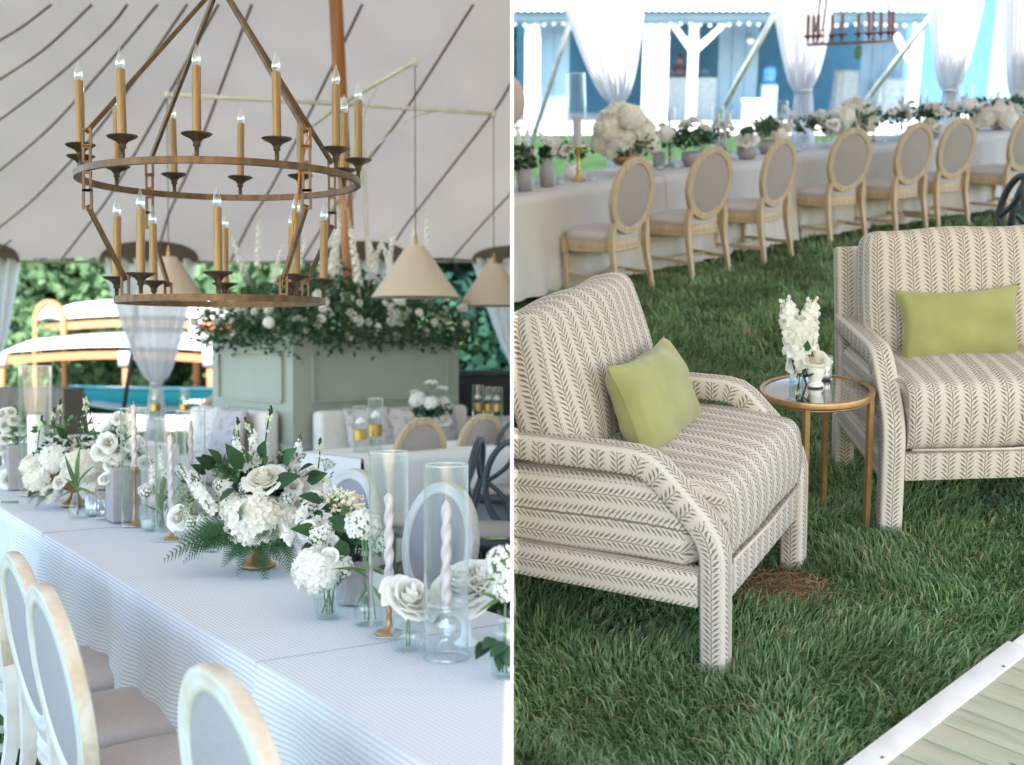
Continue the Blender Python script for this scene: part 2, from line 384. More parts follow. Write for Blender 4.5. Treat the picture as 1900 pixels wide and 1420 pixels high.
# ------------------------------------------------------------------ foliage and flower meshes
def leaf_pts(L, W, bend=.15, n=4, fold=.12):
    vs = []; fs = []
    for i in range(n + 1):
        t = i / n; w_ = W * math.sin(math.pi * t ** .75) * (1 if 0 < i < n else .03)
        z = -bend * L * t * t
        vs += [(-w_, L * t, z + fold * w_), (0, L * t, z), (w_, L * t, z + fold * w_)]
    for i in range(n):
        for k in (0, 1): fs.append((i * 3 + k, i * 3 + k + 1, i * 3 + 4 + k, i * 3 + 3 + k))
    return vs, fs
def leaf_mesh(name, L, W, mat, bend=.2, n=4):
    b = MB(); b.add(*leaf_pts(L, W, bend, n)); return b.mesh(name, mat)
def frond_mesh(name, mat, L=.3, droop=.35, pairs=14, wid=.30, sub=7):
    b = MB(); pts = [(0, L * t, .1 * L * math.sin(t * 2.2) - droop * L * t * t) for t in [i / 12 for i in range(13)]]
    b.tube(pts, [.0016 * (1 - .8 * i / 12) for i in range(13)], 4)
    def at(t):
        x = t * 12; i = min(11, int(x)); a, c = V(pts[i]), V(pts[i + 1]); return a.lerp(c, x - i), (c - a).normalized()
    for k in range(pairs):
        t = .08 + .90 * k / (pairs - 1); p, d = at(t); ln = wid * L * (1.05 - t) ** .75 * min(1, .55 + t * 2.5) + .008
        for sg in (-1, 1):
            ax = (V((sg, 0, 0)) * .80 + d * .6 + V((0, 0, U(-.15, .15)))).normalized(); sd_ = ax.cross(V((0, 0, 1))).normalized(); w0 = ln * .21
            c = [p + ax * ln * q / sub + V((0, 0, -.2 * ln * (q / sub) ** 2)) for q in range(sub + 1)]
            for q in range(sub):
                f = 1 - (q / sub) ** 1.6; m_ = c[q].lerp(c[q + 1], .55)
                for s2 in (-1, 1): b.add([c[q], c[q + 1], m_ + sd_ * s2 * w0 * f * U(.8, 1.1) + ax * ln / sub * .65], [(0, 1, 2)])
    return b.mesh(name, mat, smooth=False)
def rose_mesh(name, mat, Rr=.045, open_=1.0, layers=9):
    """a tight spiral heart wrapped in overlapping, reflexed outer petals"""
    b = MB()
    for k in range(layers):
        f = k / (layers - 1); cnt = (2, 3, 3, 4, 5, 5, 6, 6, 7, 7)[min(k, 9)]
        rt = Rr * (.10 + .88 * f ** 1.25) * (.8 + .2 * open_); zt = Rr * (.98 - .10 * f - .42 * f ** 3 * open_); zb = Rr * (.05 - .30 * f)
        for c in range(cnt):
            ph = 2 * math.pi * c / cnt + k * 1.13 + U(-.25, .25); hw = math.pi / cnt * 1.5; j = U(.90, 1.10); tl = U(-.09, .09) * Rr; wv = U(0, 6); rg = U(.02, .06)
            def fn(a, t, ph=ph, hw=hw, f=f, rt=rt, zt=zt, zb=zb, j=j, tl=tl, wv=wv, rg=rg):
                a2 = (a - .5) * 2; w_ = hw * (1 - .6 * (1 - t) ** 2) * (1 - .15 * t ** 8)
                r = rt * (.35 + .65 * math.sin(t * math.pi / 2)) * (1 - .10 * a2 * a2 * (1 - f)) * j
                curl = max(0, t - .65) / .35
                r += Rr * .20 * f * f * curl ** 1.3 + Rr * rg * f * math.sin(a2 * 4 + wv) * t
                z = zb + (zt - zb) * t ** .8 - Rr * (.16 * f * curl ** 2) - Rr * .16 * (a2 * a2) * t * (.4 + .6 * f) + tl * t + Rr * rg * math.sin(a2 * 3 + wv * 2) * t
                an = ph + a2 * w_; return (r * math.cos(an), r * math.sin(an), z)
            b.grid(fn, 7, 6)
    return b.mesh(name, mat)
def floret(b, p, d, s, k=4, cup=.25, roll=0):
    m = T(p) @ look(d, roll)
    for i in range(k):
        a = 2 * math.pi * i / k; w_ = math.pi / k * .95
        q = [(0, 0, 0), (s * .62 * math.cos(a - w_), s * .62 * math.sin(a - w_), s * cup * .5), (s * math.cos(a - w_ * .45), s * math.sin(a - w_ * .45), s * cup), (s * math.cos(a + w_ * .45), s * math.sin(a + w_ * .45), s * cup), (s * .62 * math.cos(a + w_), s * .62 * math.sin(a + w_), s * cup * .5)]
        b.add([m @ V(x) for x in q], [(0, 1, 2, 3, 4)])
def fib(n, zmin=-1):
    out = []; g = math.pi * (3 - 5 ** .5)
    for i in range(n):
        z = 1 - (1 - zmin) * (i + .5) / n; r = math.sqrt(max(0, 1 - z * z)); out.append(V((r * math.cos(g * i), r * math.sin(g * i), z)))
    return out
def hydrangea_mesh(name, mat, Rr=.07, n=120, s=.0175, zmin=-.45):
    b = MB(); b.ball((0, 0, 0), Rr * .82, 12, 8)
    for d in fib(n, zmin):
        e = (d + V((U(-.35, .35), U(-.35, .35), U(-.35, .35)))).normalized(); rr = Rr * U(.90, 1.06)
        floret(b, V((d.x * rr, d.y * rr, d.z * rr * .86)), e, s * U(.85, 1.2), 4, U(.05, .35), U(0, 6))
    return b.mesh(name, mat, smooth=False)
def cluster_mesh(name, mat, matg, Rr=.03, n=34, s=.009):
    b = MB(); b.cm = 1; b.ball((0, 0, -.1 * Rr), Rr * .8, 10, 6); b.cm = 0
    for d in fib(n, -.35): floret(b, d * Rr * U(.92, 1.05), (d + V((U(-.3, .3), U(-.3, .3), U(-.2, .3)))).normalized(), s * U(.85, 1.15), 5, .2, U(0, 6))
    return b.mesh(name, [mat, matg], smooth=False)
def spike_mesh(name, mat, matg, H=.2, r0=.026, fl=.02, n=46, stem=.08, buds=9):
    """a flowering stem: open florets below, buds at the tip"""
    b = MB(); b.cm = 1
    b.tube([(0, 0, -stem), (.004, 0, H * .5), (.0, .004, H)], [.003, .0025, .0015], 5)
    for k in range(buds):
        t = k / buds; a = k * 2.4; z = H * (.66 + .36 * t); r = r0 * .55 * (1 - .7 * t); b.cm = 0 if t < .45 else 1
        b.ball((r * math.cos(a), r * math.sin(a), z), .0062 * (1 - .45 * t), 6, 4, (1, 1, 1.35))
    b.cm = 0
    for k in range(n):
        t = k / n; a = k * 2.4 + U(-.3, .3); r = r0 * (1 - .45 * t) * U(.8, 1.05); z = H * .72 * t
        d = V((math.cos(a), math.sin(a), U(-.1, .7))); floret(b, V((r * math.cos(a), r * math.sin(a), z)), d.normalized(), fl * (1 - .3 * t) * U(.85, 1.15), 4, U(.05, .3), U(0, 6))
    return b.mesh(name, [mat, matg], smooth=False)
def umbel_mesh(name, mat, matg, Rr=.04, n=60, s=.0034):
    b = MB(); b.cm = 1
    rays_ = fib(14, .45)
    for d in rays_: b.tube([(0, 0, -Rr * 1.1), tuple(V((d.x, d.y, d.z * .35)) * Rr)], .0007, 3, cap=False)
    b.cm = 0
    for d in rays_:
        c = V((d.x * 1.15, d.y * 1.15, d.z * .35)) * Rr
        for k in range(n // 8): b.ball(c + V((U(-1, 1), U(-1, 1), U(-.3, .5))) * Rr * .17, s * U(.7, 1.2), 5, 3)
    return b.mesh(name, [mat, matg], smooth=False)
def foliage_mesh(name, mats, n, sampler, L=(.03, .06), W=.32):
    """n loose leaves; sampler() -> (point, outward direction)"""
    b = MB()
    for _ in range(n):
        p, d = sampler(); b.cm = random.randrange(len(mats)); ln = U(*L)
        m = T(p) @ look(d, U(0, 6.28)) @ Rot(R(U(-75, -20)), 'X'); vs, fs = leaf_pts(ln, ln * W * U(.7, 1.2), U(.1, .5), 2)
        b.add([m @ V(q) for q in vs], fs)
    return b.mesh(name, mats)
rose_big = rose_mesh('rose', m_cream, .05, 1.0, 9)
rose_white = rose_mesh('rose', m_petal, .05, 1.15, 9)
peony = rose_mesh('peony', m_petal, .052, 1.25, 10)
hyd = hydrangea_mesh('hydrangea', m_petal)
hydc = hydrangea_mesh('hydrangea', m_cream)
clus = cluster_mesh('floret_cluster', m_petal, m_leafl)
stock = spike_mesh('stock_stem', m_petal, m_leafl, .2, .024, .022, 26)
delph = spike_mesh('delphinium_spire', m_petal, m_bud, .55, .026, .024, 42, .25, 20)
bud_spray = spike_mesh('bud_spray', m_bud, m_leaf, .14, .014, .006, 10, .1, 12)
umb = umbel_mesh('umbel', m_petal, m_leafl)
umbg = umbel_mesh('green_umbel', m_dusty, m_leafl, .045)
umby = umbel_mesh('straw_umbel', m_yarrow, m_leafl, .04, 110)
frond = frond_mesh('fern_frond', m_fern)
frond_up = frond_mesh('fern_frond', m_fern, .24, .05)
leaf_b = leaf_mesh('leaf', .085, .022, m_leaf)
leaf_d = leaf_mesh('leaf', .075, .020, m_leafd)
leaf_w = leaf_mesh('strap_leaf', .13, .0085, m_leafl, .35, 5)
# ================================================================== DINING LAWN (left): setting
b = MB(); b.grid(lambda a, c: (-60 + 60 * a, -8 + 68 * c, 0), 30, 34); struct('lawn', b.mesh('lawn', m_lawn), 'L')
b = MB(); b.grid(lambda a, c: (-70 + 70 * a, 60 - 26 * (1 - c), -.3 + 16 * c ** 1.3 + .8 * math.sin(a * 9 + c * 5)), 24, 10); struct('hillside', b.mesh('hillside', m_slope), 'L')
# grass blades
def grass_mesh(name, mat, pts, hgt, wid, lean=.55):
    n = len(pts); a = rng.uniform(0, 2 * np.pi, n); h = hgt * rng.uniform(.45, 1.25, n); wd = wid * rng.uniform(.6, 1.3, n)
    ln = lean * rng.uniform(.1, 1.5, n)
    lf = np.sin(pts[:, 0] * 3.1 + 1.7 * np.sin(pts[:, 1] * 2.3)) + np.cos(pts[:, 1] * 4.1 + 1.3 * np.sin(pts[:, 0] * 5.2))       # blades lie over in swathes
    az = lf * 2.2 + rng.normal(0, 1.0, n); cl = .5 + .5 * np.sin(pts[:, 0] * 9 + 2 * np.sin(pts[:, 1] * 7)) * np.cos(pts[:, 1] * 8)
    h = h * (.7 + .5 * cl); ln = ln * (.7 + .6 * (1 - cl))
    ca, sa = np.cos(a) * wd / 2, np.sin(a) * wd / 2; lx, ly = np.cos(az) * ln, np.sin(az) * ln
    V0 = np.empty((n, 5, 3)); P = pts
    t = .55
    V0[:, 0] = P + np.stack([-ca, -sa, np.zeros(n)], 1); V0[:, 1] = P + np.stack([ca, sa, np.zeros(n)], 1)
    c = P + np.stack([lx * h * .35, ly * h * .35, h * t], 1)
    V0[:, 2] = c + np.stack([ca * .8, sa * .8, np.zeros(n)], 1); V0[:, 3] = c - np.stack([ca * .8, sa * .8, np.zeros(n)], 1)
    V0[:, 4] = P + np.stack([lx * h, ly * h, h * (1 - .35 * ln)], 1)
    me = bpy.data.meshes.new(name); me.vertices.add(n * 5); me.vertices.foreach_set('co', V0.ravel())
    base = (np.arange(n) * 5)[:, None]
    loops = np.concatenate([base + np.array([[0, 1, 2, 3]]), base + np.array([[3, 2, 4]])], 1).ravel()
    me.loops.add(n * 7); me.loops.foreach_set('vertex_index', loops)
    me.polygons.add(n * 2)
    ls = np.stack([np.arange(n) * 7, np.arange(n) * 7 + 4], 1).ravel(); me.polygons.foreach_set('loop_start', ls)
    # one random value per blade
    at = me.attributes.new('blade', 'FLOAT', 'POINT'); at.data.foreach_set('value', np.repeat(rng.uniform(0, 1, n), 5))
    me.update(); me.validate(); me.materials.append(mat); return me
def grass_mat():
    m, n, l, b = newmat('grass blade'); at = n.new('ShaderNodeAttribute'); at.attribute_name = 'blade'
    r = n.new('ShaderNodeValToRGB'); e = r.color_ramp.elements; e[0].position = 0; e[0].color = (.074, .142, .050, 1); e[1].position = 1; e[1].color = (.36, .27, .14, 1)
    for p_, c_ in ((.35, (.125, .212, .082, 1)), (.7, (.19, .285, .12, 1)), (.9, (.27, .36, .175, 1)), (.945, (.22, .28, .15, 1)), (.965, (.32, .25, .12, 1))):
        q = e.new(p_); q.color = c_
    l.new(at.outputs['Fac'], r.inputs[0])
    tc = n.new('ShaderNodeTexCoord'); t = n.new('ShaderNodeTexNoise'); t.inputs['Scale'].default_value = 1.6; t.inputs['Detail'].default_value = 3; l.new(tc.outputs['Object'], t.inputs['Vector'])
    mr = n.new('ShaderNodeMapRange'); mr.inputs[1].default_value = .3; mr.inputs[2].default_value = .7; mr.inputs[3].default_value = .6; mr.inputs[4].default_value = 1.5; l.new(t.outputs[0], mr.inputs[0])
    h = n.new('ShaderNodeHueSaturation'); l.new(mr.outputs[0], h.inputs['Value']); l.new(r.outputs[0], h.inputs['Color'])
    l.new(h.outputs[0], b.inputs['Base Color']); b.inputs['Roughness'].default_value = .42; b.inputs['Specular IOR Level'].default_value = .5
    tr = n.new('ShaderNodeBsdfTranslucent'); l.new(h.outputs[0], tr.inputs[0]); mx = n.new('ShaderNodeMixShader'); mx.inputs[0].default_value = .25
    l.new(b.outputs[0], mx.inputs[1]); l.new(tr.outputs[0], mx.inputs[2]); l.new(mx.outputs[0], n['Material Output'].inputs[0]); return m
m_grass = grass_mat()
def scatter(n, x0, x1, y0, y1): return np.stack([rng.uniform(x0, x1, n), rng.uniform(y0, y1, n), np.zeros(n)], 1)
pts = np.concatenate([scatter(26000, -2.6, -.3, 2.6, 6), scatter(30000, -5, 0, 5, 12), scatter(30000, -12, 0, 12, 24)])
struct('grass', grass_mesh('grass', m_grass, pts, .055, .006), 'L', kind='stuff')
# ---------------------------------------------------------------- the partition between the two lawns
b = MB(); b.box((0, 2.7 + 24, 1.6), (WALL_T, 48, 8)); struct('partition', b.mesh('partition', m_partition, False), 'L')
# ---------------------------------------------------------------- sailcloth tent
EAVE_Y, EAVE_Z, SLOPE = 18.0, 1.53 + 18 * (640 - 483) / 2200, .43
RIDGE_Y = 11.0
def roof_z(x, y):
    if y > RIDGE_Y: z = EAVE_Z + (EAVE_Y - y) * SLOPE
    else: z = EAVE_Z + (EAVE_Y - RIDGE_Y) * SLOPE - (RIDGE_Y - y) * .20
    return z
tent = thing('sailcloth_tent', 'greige sailcloth marquee with dark seams over the long dining table', 'tent', 'L')
b = MB()
def roof_fn(a, c):
    y = -1.3 + 19.3 * c; xm = -4.6 - .42 * max(0, y); x = xm * (1 - a)
    return (x, y, roof_z(x, y) + .035 * math.sin(x * 1.3 + y * .9) * math.sin(y * .8) + .012 * math.sin(x * 5 + 3 * math.sin(y * .7)) * math.sin(y * 1.9))
b.grid(roof_fn, 80, 110); part('canopy', b.mesh('canopy', m_tent), tent)
def roof_hit(u, v):
    d = ray(u, v); lo, hi = 11.0, 18.2
    for _ in range(40):
        m_ = (lo + hi) / 2; p = EYE + d * (m_ / d.y)
        if p.z < roof_z(p.x, p.y): lo = m_
        else: hi = m_
    return EYE + d * (lo / d.y)
SEAMS = [[(-20, 78), (40, 42), (95, 0)], [(-20, 152), (80, 85), (170, 0)], [(-20, 230), (110, 130), (200, 45), (236, 0)],
         [(-20, 325), (90, 232), (200, 110), (292, 0)], [(-20, 430), (60, 365), (152, 268), (240, 155), (347, 0)],
         [(-20, 470), (20, 440)], [(112, 478), (172, 400), (214, 340), (300, 190), (405, 0)], [(290, 478), (312, 395), (363, 278), (467, 0)],
         [(428, 478), (468, 398), (498, 350), (560, 232), (672, 0)], [(560, 478), (640, 348), (745, 208), (878, 0)],
         [(735, 440), (762, 400), (905, 215), (948, 148), (1010, 50)], [(832, 482), (905, 398), (948, 352), (1000, 290)]]
for sm in SEAMS:
    P = [roof_hit(*q) + V((0, 0, -.05)) for q in sm]
    Q = []
    for i in range(len(P) - 1):
        p0_, p1_, p2_, p3_ = P[max(0, i - 1)], P[i], P[i + 1], P[min(len(P) - 1, i + 2)]
        for k in range(8):
            t = k / 8; Q.append(.5 * ((2 * p1_) + (p2_ - p0_) * t + (2 * p0_ - 5 * p1_ + 4 * p2_ - p3_) * t * t + (3 * p1_ - p0_ - 3 * p2_ + p3_) * t ** 3))
    Q.append(P[-1]); b = MB(); b.tube(Q, 1, flat=(.03, .010)); part('seam', b.mesh('seam', m_seam), tent)
for u0, w_, h_ in ((-50, 175, 40), (277, 185, 40), (677, 165, 40), (965, 180, 32)):
    b = MB(); c0 = []
    for i in range(25):
        a = math.pi * i / 24; c0.append(roof_hit(u0 - w_ / 2 * math.cos(a), 483 - h_ * math.sin(a) ** .7) + V((0, -.02, -.035)))
    lo = [roof_hit(u0 - w_ / 2 + w_ * i / 24, 484.5) + V((0, -.02, -.05)) for i in range(25)]
    b.add(c0 + lo, [(i, i + 1, 26 + i, 25 + i) for i in range(24)]); part('reinforcement_patch', b.mesh('patch', m_patch), tent)
b = MB(); b.tube([(-12, EAVE_Y, EAVE_Z - .02), (-6, EAVE_Y, EAVE_Z - .03), (0, EAVE_Y, EAVE_Z - .02)], .025, 6); part('eave_rope', b.mesh('rope', m_seam), tent)
# centre pole
P0 = V((-1.62, 11.75, 0)); ptop = Ly(620, -60, 11.75); pb = Ly(652, 590, 11.75)
dirp = (ptop - pb).normalized(); gp = pb - dirp * (pb.z / dirp.z)
b = MB(); b.tube([gp, pb, pb.lerp(ptop, .5), ptop, ptop + dirp * .5], .068, 14)
solo('tent_pole', b.mesh('tent_pole', m_pole), 'varnished wooden centre pole rising out of the flower planter', 'pole', 'L')
b = MB(); q0 = gp + V((.18, .12, 0)); b.tube([q0, q0 + dirp * 3.86], .022, 8); 
# light-rigging cross fixed to the pole
rig = thing('rigging_cross', 'white pole cross clamped to the wooden pole holding pendant lamps', 'rigging', 'L', gp + dirp * (3.9 / dirp.z))
rz_ = (gp + dirp * (3.9 / dirp.z))
part('upright', b.mesh('upright', m_cane), rig, T(-rz_))
LAMPS = [(770, 115), (916, 212), (310, 176), (556, 251)]
lp = []
for u, v in LAMPS:
    p = Lz(u, v, 3.9); lp.append(p)
for i, p in enumerate(lp):
    b = MB(); d = p - rz_; off = d.normalized() * .06
    b.tube([off, d], .021, 8); b.box(d, (.05, .05, .07)); part('arm', b.mesh('arm', m_cane), rig)
    if i < 2:
        b = MB(); b.tube([V((.02, 0, -1.1)) + d * .02, d * .18 + V((0, 0, -.45)), d * .45 + V((0, 0, -.09)), d * .62], .009, 6); part('stay', b.mesh('stay', m_cane), rig)
b = MB(); b.tube([V((0, 0, -.05)), V((0, 0, .05))], .085, 12); part('clamp', b.mesh('clamp', m_white), rig)
# pendant cone lamps
def pendant(p, label):
    zb = 1.93; r = .375; h = .435; o = thing('pendant_lamp', label, 'lamp', 'L', (p.x, p.y, zb), 0, 'cone pendant lamps on the rigging cross')
    b = MB(); b.lathe([(r, 0), (r * .80, h * .25), (r * .6, h * .5), (r * .4, h * .75), (r * .2, h)], 40); part('shade', b.mesh('shade', m_shade), o)
    b = MB(); b.lathe([(r - .012, .004), (r * .2 - .012, h - .01), (.001, h - .01)], 40); part('lining', b.mesh('lining', m_shadein), o)
    b = MB(); b.lathe([(.02, h), (.018, h + .05), (.008, h + .1), (.004, h + .12)], 10); part('socket', b.mesh('socket', m_brass), o)
    b = MB(); b.tube([(0, 0, h + .1), (0, 0, 3.9 - zb - .03)], .0045, 6); part('cable', b.mesh('cable', m_black_pole), o)
    return o
pendant(lp[0], 'linen cone pendant lamp hanging in front of the planter flowers')
pendant(lp[1], 'linen cone pendant lamp hanging beside the partition, over the dark bar')
pendant(lp[2], 'linen cone pendant lamp hanging behind the chandelier before the gathered drape')
pendant(lp[3], 'linen cone pendant lamp hanging behind the pole among planter flowers')
# drapes tied to the eave poles
def drape(name, label, side, top, tie, wt, wtie, zt, ztie, group, wb=.35, zb=.0, asym=0):
    o = thing(name, label, 'drape', side, (tie[0], tie[1], 0), 0, group)
    dx = top[0] - tie[0]
    def fn(a, t):
        ph = a * 2 - 1
        wv = wtie + (wt - wtie) * (1 - t) ** .62 if t < 1 else wtie
        z = zt + (ztie - zt) * t
        x = dx * (1 - t) ** .9 + ph * wv * .5 + asym * math.sin(t * 3.1) * .1
        y = (.12 - .07 * t) * math.sin(a * 46 + math.sin(a * 9) * 1.5) + .05 * math.cos(a * 21)
        return (x, y, z)
    b = MB(); b.grid(fn, 150, 18); part('curtain', b.mesh('curtain', m_sheer), o)
    def fn2(a, t):
        ph = a * 2 - 1; wv = wtie + (wb - wtie) * t ** .6
        return (ph * wv * .5, (.05 + .04 * t) * math.sin(a * 30), ztie + (zb - ztie) * t)
    b = MB(); b.grid(fn2, 80, 10); part('tail', b.mesh('tail', m_sheer), o)
    b = MB(); b.tube([(wtie * .5 * math.cos(q / 12 * 6.283), .07 * math.sin(q / 12 * 6.283), ztie) for q in range(12)], .02, 6, closed=True); part('tie', b.mesh('tie', m_canvas), o)
    return o
def drapeL(ut, ub, vt, wpx, label):
    y = EAVE_Y - .15; t = Ly(ut, 483, y); q = Ly(ub, vt, y)
    return drape('gathered_drape', label, 'L', t, q, wpx / 2200 * y, .17, t.z + .02, q.z, 'white sheer drapes tied at the tent posts')
drapeL(276, 290, 712, 178, 'white sheer drape tied at waist height in front of the teal canoe')
drapeL(-48, -30, 700, 170, 'white sheer drape hanging above the taupe covered counter')
drapeL(677, 677, 712, 165, 'white sheer drape hanging behind the flower planter')
drapeL(962, 985, 712, 175, 'white sheer drape hanging above the black bar')
for u, nm in ((222, 'dark slanted tent side pole standing beside the canoe and drape'),):
    y = EAVE_Y + .1; b = MB(); b.tube([Ly(228, 770, y), Ly(244, 660, y), Ly(262, 483, y)], .035, 8); solo('side_pole', b.mesh('side_pole', m_black_pole), nm, 'pole', 'L')
# ---------------------------------------------------------------- trees
def tree_mesh(mat, seed, blobs, n, L):
    random.seed(seed); b = MB()
    for c, r in blobs:
        for _ in range(n):
            d = V((random.gauss(0, 1), random.gauss(0, 1), random.gauss(0, 1))).normalized(); rr = r * U(.55, 1.05)
            p = V(c) + V((d.x, d.y, d.z * .8)) * rr; m = T(p) @ look(d, U(0, 6)) @ Rot(R(U(-80, -10)), 'X'); s = L * U(.6, 1.3)
            b.add([m @ V(q) for q in ((-s * .4, 0, 0), (0, -s * .5, 0), (s * .4, 0, 0), (s * .25, s * .5, .1 * s), (-s * .25, s * .5, .1 * s))], [(0, 1, 2, 3, 4)])
    return b.mesh('crown', mat, smooth=False)
def tree(side, loc, h, mesh, label, group, s=1, rz=0, trunk=None):
    o = thing('tree', label, 'tree', side, loc, rz, group, m=Sc(s))
    b = MB(); b.tube([(0, 0, -.3), (.1, 0, h * .3), (-.05, .1, h * .6), (.1, 0, h * .9)], [.22, .17, .11, .03], 8)
    for k in range(5): a = k * 1.3; b.tube([(0, 0, h * (.3 + .1 * k)), (.9 * math.cos(a), .9 * math.sin(a), h * (.45 + .1 * k)), (1.6 * math.cos(a), 1.6 * math.sin(a), h * (.5 + .1 * k))], [.09, .05, .02], 6)
    part('trunk', b.mesh('trunk', m_bark), o); part('crown', mesh, o); return o
def blobs(seed, h, w_, n):
    random.seed(seed); return [((U(-w_, w_), U(-w_, w_), U(.12, 1) * h), U(.18, .34) * h) for _ in range(n)]
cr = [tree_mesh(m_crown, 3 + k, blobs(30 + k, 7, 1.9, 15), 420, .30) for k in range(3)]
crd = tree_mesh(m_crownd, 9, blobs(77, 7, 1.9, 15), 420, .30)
random.seed(5)
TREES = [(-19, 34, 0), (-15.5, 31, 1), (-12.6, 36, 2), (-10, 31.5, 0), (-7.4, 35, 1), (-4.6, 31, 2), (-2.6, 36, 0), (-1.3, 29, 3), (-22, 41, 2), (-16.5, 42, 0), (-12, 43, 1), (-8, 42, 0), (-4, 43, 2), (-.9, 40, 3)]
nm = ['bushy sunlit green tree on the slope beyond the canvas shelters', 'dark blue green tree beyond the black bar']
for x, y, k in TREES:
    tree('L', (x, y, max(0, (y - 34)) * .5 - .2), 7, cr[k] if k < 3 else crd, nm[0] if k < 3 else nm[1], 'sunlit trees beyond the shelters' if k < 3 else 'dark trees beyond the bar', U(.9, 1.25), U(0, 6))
# low shrubs behind the canoe
shrub = tree_mesh(m_crown, 21, blobs(91, 1.9, 1.0, 9), 260, .16)
for k in range(9):
    x = -13.5 + k * 1.45; 
    o = solo('shrub', shrub, 'low leafy green shrub growing behind the teal canoe', 'shrub', 'L', (x, 27.2 + U(-.4, .4), 0), U(0, 6), 'shrubs behind the canoe', m=Sc(U(.9, 1.2)))
# ---------------------------------------------------------------- canvas shelters with cedar frames
def shelter(name, label, y, x0u, x1u, vtop, veave, arch=None, posts=()):
    p0, p1 = Ly(x0u, veave, y), Ly(x1u, veave, y); zt = Ly(0, vtop, y).z; L = p1.x - p0.x; ze = p0.z
    o = thing(name, label, 'shelter', 'L', (p0.x, y, 0)); dep = 3.0
    def fn(a, t): return (L * a, dep * t, ze + (zt - ze) * math.sin(t * math.pi / 2) + .12 * math.sin(math.pi * a))
    b = MB(); b.grid(fn, 14, 8); part('canvas_roof', b.mesh('roof', m_canvas), o)
    b = MB(); b.tube([(L * k / 8, -.03, ze - .16 + .12 * math.sin(math.pi * k / 8)) for k in range(9)], 1, flat=(.08, .15)); part('beam', b.mesh('beam', m_cedar, False), o)
    for u in posts:
        x = Ly(u, veave, y).x - p0.x; b = MB(); b.box((x, -.05, ze / 2 - .05), (.13, .13, ze)); part('post', b.mesh('post', m_cedar), o)
        b = MB(); b.box((x, -.145, ze - .12), (.26, .03, .3)); part('bracket', b.mesh('bracket', m_white), o)
    if arch:
        u0, u1, vt = arch; a0, a1 = Ly(u0, veave, y).x - p0.x, Ly(u1, veave, y).x - p0.x; zt2 = Ly(0, vt, y).z; c = (a0 + a1) / 2; rr = (a1 - a0) / 2
        b = MB(); b.tube([(a0, -.12, 0), (a0, -.12, ze)] + [(c - rr * math.cos(math.pi * k / 14), -.12, ze + (zt2 - ze) * math.sin(math.pi * k / 14)) for k in range(15)] + [(a1, -.12, ze), (a1, -.12, 0)], 1, flat=(.09, .11)); part('arch', b.mesh('arch', m_cedar, False), o)
        b = MB(); b.add([(c, -.10, ze + .1)] + [(c - rr * math.cos(math.pi * k / 14), -.10, ze + (zt2 - ze) * math.sin(math.pi * k / 14)) for k in range(15)], [(0, k + 1, k + 2) for k in range(14)]); part('gable_cloth', b.mesh('gable', m_canvas), o)
    return o
shelter('canvas_shelter', 'open cedar shelter with rounded arch and white canvas roof', 25.5, 70, 440, 552, 596, (70, 122, 560), (365,))
shelter('canvas_shelter', 'long low cedar shelter with white canvas roof behind the canoe', 23.6, 0, 436, 622, 655, None, (4, 236, 392))
# ---------------------------------------------------------------- canoe on its trestle
yc = 21.5; c0 = Ly(128, 742, yc); c1 = Ly(460, 728, yc); L = (c1.x - c0.x) * 1.5
canoe = thing('canoe', 'teal canoe with white lettering lying on a white trestle table', 'canoe', 'L', (c0.x, yc, c0.z))
def hull(a, t):
    e = 1 - abs(2 * a - 1) ** 3.2; w_ = .40 * e ** .7 + .02; an = math.pi * (t - .5)
    return (L * a, w_ * math.sin(an), -.46 * (.55 + .45 * e) * math.cos(an) ** .7 + .20 + .05 * abs(2 * a - 1) ** 3)
b = MB(); b.grid(hull, 36, 12); part('hull', b.mesh('hull', m_canoe), canoe)
for s_ in (0, 1):
    b = MB(); b.tube([hull(k / 24, s_) for k in range(25)], .022, 6); part('gunwale', b.mesh('gunwale', m_canoe), canoe)
b = MB()
for i, x in enumerate([.02, .11, .19, .27, .36, .45, .53, .61]): b.box((x * 1.0, 0, 0), (.052, .012, .085 if i % 3 else .10))
for x in (.065, .225, .40, .57): b.box((x, 0, .036), (.06, .012, .02)); b.box((x, 0, -.036), (.05, .012, .02))
part('lettering', b.mesh('lettering', m_white, False), canoe, T((2.20, -.40, .0)))
b = MB()
for i in range(6): b.tube([(i * .065, 0, 0), (i * .065 + .02, 0, .05), (i * .065 + .045, 0, .0)], .008, 5)
part('script_mark', b.mesh('script', m_white, False), canoe, T((2.34, -.405, .13)))
tb = thing('trestle_table', 'white cloth covered trestle table carrying the canoe', 'table', 'L', (c0.x, yc, 0))
b = MB(); b.rbox((L / 2 - .1, 0, c0.z - .30), (L * .86, .8, .06), .02); part('top', b.mesh('top', m_white), tb)
b = MB(); b.grid(lambda a, t: (L * .07 + L * .86 * a - .1, -.42 - .04 * math.sin(a * 60) * t, (c0.z - .31) * (1 - t)), 60, 6); part('cloth_skirt', b.mesh('skirt', m_white), tb)
